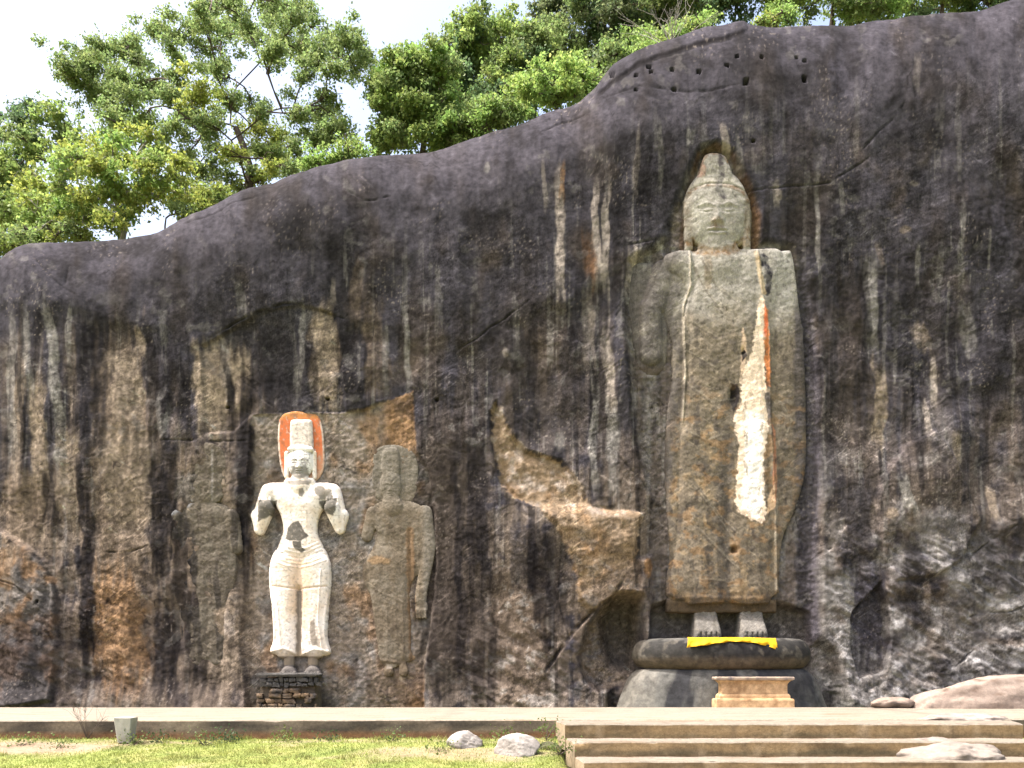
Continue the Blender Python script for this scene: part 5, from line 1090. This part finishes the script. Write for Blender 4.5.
tree('shrub', 'small bright yellow green bush growing out of the very top of the rock', 'shrub', (0, 0), 33.2, [(770, 34), (771, 28), (772, 22)], scatter([(754, 14), (770, 8), (792, 12), (800, 20), (782, 26), (776, 38), (766, 38), (762, 26)], 16, 4.5, 7, 22, [BG, YG]), .05, BG, 312, per=330, lsize=.15)
tree('shrub', 'light green scrub along the crest below the dark dense tree', 'shrub', (0, 0), 38, [(680, 55), (680, 40), (680, 32)], scatter([(640, 55), (655, 38), (690, 20), (712, 18), (700, 32), (670, 42), (650, 56)], 24, 6, 9, 23, [BG, G2]), .08, BG, 313, per=220, lsize=.2)

# bare twigs of a dead shrub on the crest
def dead_shrub(name, label, base, h, n, seed, mat, spread=1.0, r=.014):
    rs = np.random.RandomState(seed); tb = Tubes(); o = thing(name, label, 'shrub', base)
    for i in range(n):
        a = rs.uniform(0, 6.28); s = rs.uniform(.2, 1) * spread; e = np.array((math.cos(a) * s * h * .8, math.sin(a) * s * h * .5, h * rs.uniform(.5, 1)))
        t = np.linspace(0, 1, 7)[:, None]; pts = e * t + np.cumsum(rs.randn(7, 3) * .03 * h, 0) * t; tb.add(pts, np.linspace(r, r * .3, 7), 4)
        for k in range(3):
            q = pts[rs.randint(3, 6)]; e2 = q + (e * .35 + rs.randn(3) * .18 * h); t2 = np.linspace(0, 1, 4)[:, None]; tb.add(q + (e2 - q) * t2 + rs.randn(4, 3) * .02 * h * t2, np.linspace(r * .5, r * .2, 4), 4)
    tb.build('twigs', mat, o); return o
tree('shrub', 'green scrub filling the dip of the crest below the taller mid green tree', 'shrub', (0, 0), 39, [(490, 140), (490, 125), (490, 115)], scatter([(440, 150), (455, 120), (480, 105), (510, 100), (525, 112), (505, 128), (470, 140)], 34, 6, 11, 24, [G2, G1, BG]), .08, G2, 314, per=240, lsize=.22)
tree('shrub', 'grey green scrub behind the shoulder of the crest, right of the pale low tree', 'shrub', (0, 0), 39.5, [(620, 80), (620, 60), (622, 50)], scatter([(580, 100), (585, 70), (610, 45), (650, 30), (665, 40), (640, 58), (612, 76), (595, 96)], 36, 6, 11, 25, [G1, GG, BG]), .08, G1, 315, per=240, lsize=.22)
tree('shrub', 'green scrub low on the crest at the far left, below the left edge tree', 'shrub', (0, 0), 36, [(40, 250), (40, 238), (42, 228)], scatter([(-40, 262), (-20, 225), (20, 215), (60, 222), (100, 226), (96, 236), (40, 242), (0, 262)], 34, 6, 11, 26, [G2, G1, YG]), .08, G2, 316, per=220, lsize=.22)
tree('shrub', 'green scrub on the crest below the yellow green tree', 'shrub', (0, 0), 35.5, [(165, 240), (165, 226), (166, 218)], scatter([(176, 218), (190, 192), (222, 184), (232, 196), (212, 208), (190, 222)], 20, 5, 9, 28, [G2, YG, G1]), .08, G2, 317, per=240, lsize=.2)
dead_shrub('dead_shrub', 'pale leafless twiggy shrub on the crest in front of the scrub', at(672, 48, 6.5), 1.5, 12, 41, M_palebark, 1.9, .02)
pb = P(82, 722, 19.4)
dead_shrub('dead_shrub', 'thin dark leafless seedling growing at the terrace edge left of the grey post', (pb[0], TF(pb[0]) - .06, -.42), .95, 9, 42, M_bark, .8, .007)

# ------------------------------------------------------------------ grass and small herbs
def grass():
    rs = np.random.RandomState(9); n = 60000
    x = rs.uniform(-12.5, 2.2, n); y = rs.uniform(-12.6, -8.0, n)
    ok = (y < TF(x) - .03) & (rs.rand(n) > soil_mask(x, y) * 1.05) & (x < 1.0 + 0 * y); x = x[ok]; y = y[ok]; n = len(x)
    z = ground_z(x, y) + .035 * fbm(x * 1.2, y * 1.2, 3, 101) + .05 * fbm(x * .3, y * .3, 3, 102) - .005
    near = np.exp(-np.abs(y - (TF(x) - .25)) / .22); cl = ss(.0, .4, fbm(x * 1.6, y * 1.6, 3, 106))
    tuft = ss(.12, .4, fbm(x * 2.2, y * 2.2, 3, 109)); h = (.016 + .035 * rs.rand(n)) * (1 + 2.6 * near * cl + 1.6 * tuft) ; a = rs.rand(n) * 6.283; wd = .006 + .005 * rs.rand(n)
    lean = rs.randn(n, 2) * .5 * h[:, None]
    b0 = np.stack([x - np.cos(a) * wd, y - np.sin(a) * wd, z], 1); b1 = np.stack([x + np.cos(a) * wd, y + np.sin(a) * wd, z], 1); tp_ = np.stack([x + lean[:, 0], y + lean[:, 1], z + h], 1)
    v = np.stack([b0, b1, tp_], 1).reshape(-1, 3); f = np.arange(n * 3).reshape(n, 3)
    c = np.array((.25, .285, .075))[None] * (1 + .5 * (rs.rand(n, 1) - .5)); c = mixc(c, np.array((.30, .26, .10)), rs.rand(n) * .9 * ss(-.2, .3, fbm(x * .6, y * .6, 3, 107))); c = mixc(c, np.array((.075, .12, .03)), ss(.05, .4, fbm(x * .8 + 3, y * 1.3, 4, 108)) * .5)
    tag(mesh_obj('grass', v, f, M_grass, None, np.repeat(c, 3, 0), smooth=False), 'short patchy green grass in front of the terrace', 'grass', kind='stuff')
grass()
def herb(label, u, d, h, n, seed, col):
    rs = np.random.RandomState(seed); x = (u - 512) * d / F; y = d - DIST; z = float(ground_z(np.array(x), np.array(y))) - .01
    o = thing('weed', label, 'weed', (x, y, z)); tb = Tubes(); cen = []
    for i in range(n):
        e = np.array((rs.randn() * h * .6, rs.randn() * h * .3, h * rs.uniform(.4, 1))); t = np.linspace(0, 1, 4)[:, None]; tb.add(e * t + rs.randn(3) * .02 * t, np.linspace(.006, .003, 4), 4); cen.append(e)
    tb.build('stem', M_bark, o); v, f, c = leaves(cen, [h * .35] * n, [16] * n, .055, [col] * n, rs, .7, 5); mesh_obj('leaves', v, f, M_leaf, o, c, smooth=False)
herb('leafy green weed at the foot of the grey concrete post', 134, 19.0, .18, 9, 61, G2); herb('low green weed right of the grey post along the terrace wall', 205, 18.9, .2, 10, 62, G1); herb('tall spindly green weed at the corner of terrace and steps', 546, 19.6, .36, 9, 63, BG)
for k, (u_, d_, hh, lb) in enumerate([(285, 19.45, .14, 'small dark weed at the wall foot in front of the white figure'), (330, 19.5, .10, 'tiny pale weed at the wall foot below the worn brown figure'), (392, 19.4, .16, 'bushy little weed by the terrace wall, left of the rounded boulder'), (505, 19.6, .22, 'leggy weed by the terrace wall behind the two boulders'), (160, 19.3, .13, 'low weed a step right of the grey post against the wall'), (60, 18.6, .10, 'flat weed on the bare soil left of the leafless seedling'), (440, 18.2, .09, 'tiny weed beside the small flat grey stone')]): herb(lb, u_, d_, hh, 8, 80 + k, (G2, DG, G1)[k % 3])
herb('broad green weed clump left along the mossy terrace wall', 230, 19.3, .16, 12, 64, DG); herb('low dense weed at the left foot of the steps below the mossy stone', 560, 18.0, .22, 12, 65, G2); herb('tiny green weed on the bare soil at the left edge', 22, 18.9, .13, 8, 66, BG)

for o in C.objects:                                                    # kinds that repeat share a group
    g = {'tree': 'trees growing behind the rock crest', 'shrub': 'shrubs on the rock crest', 'weed': 'weeds along the terrace foot', 'boulder': 'boulders and bedrock round the terrace'}.get(o.get('category'))
    if g and o.parent is None and not (o.name.startswith('dead_shrub')): o['group'] = g
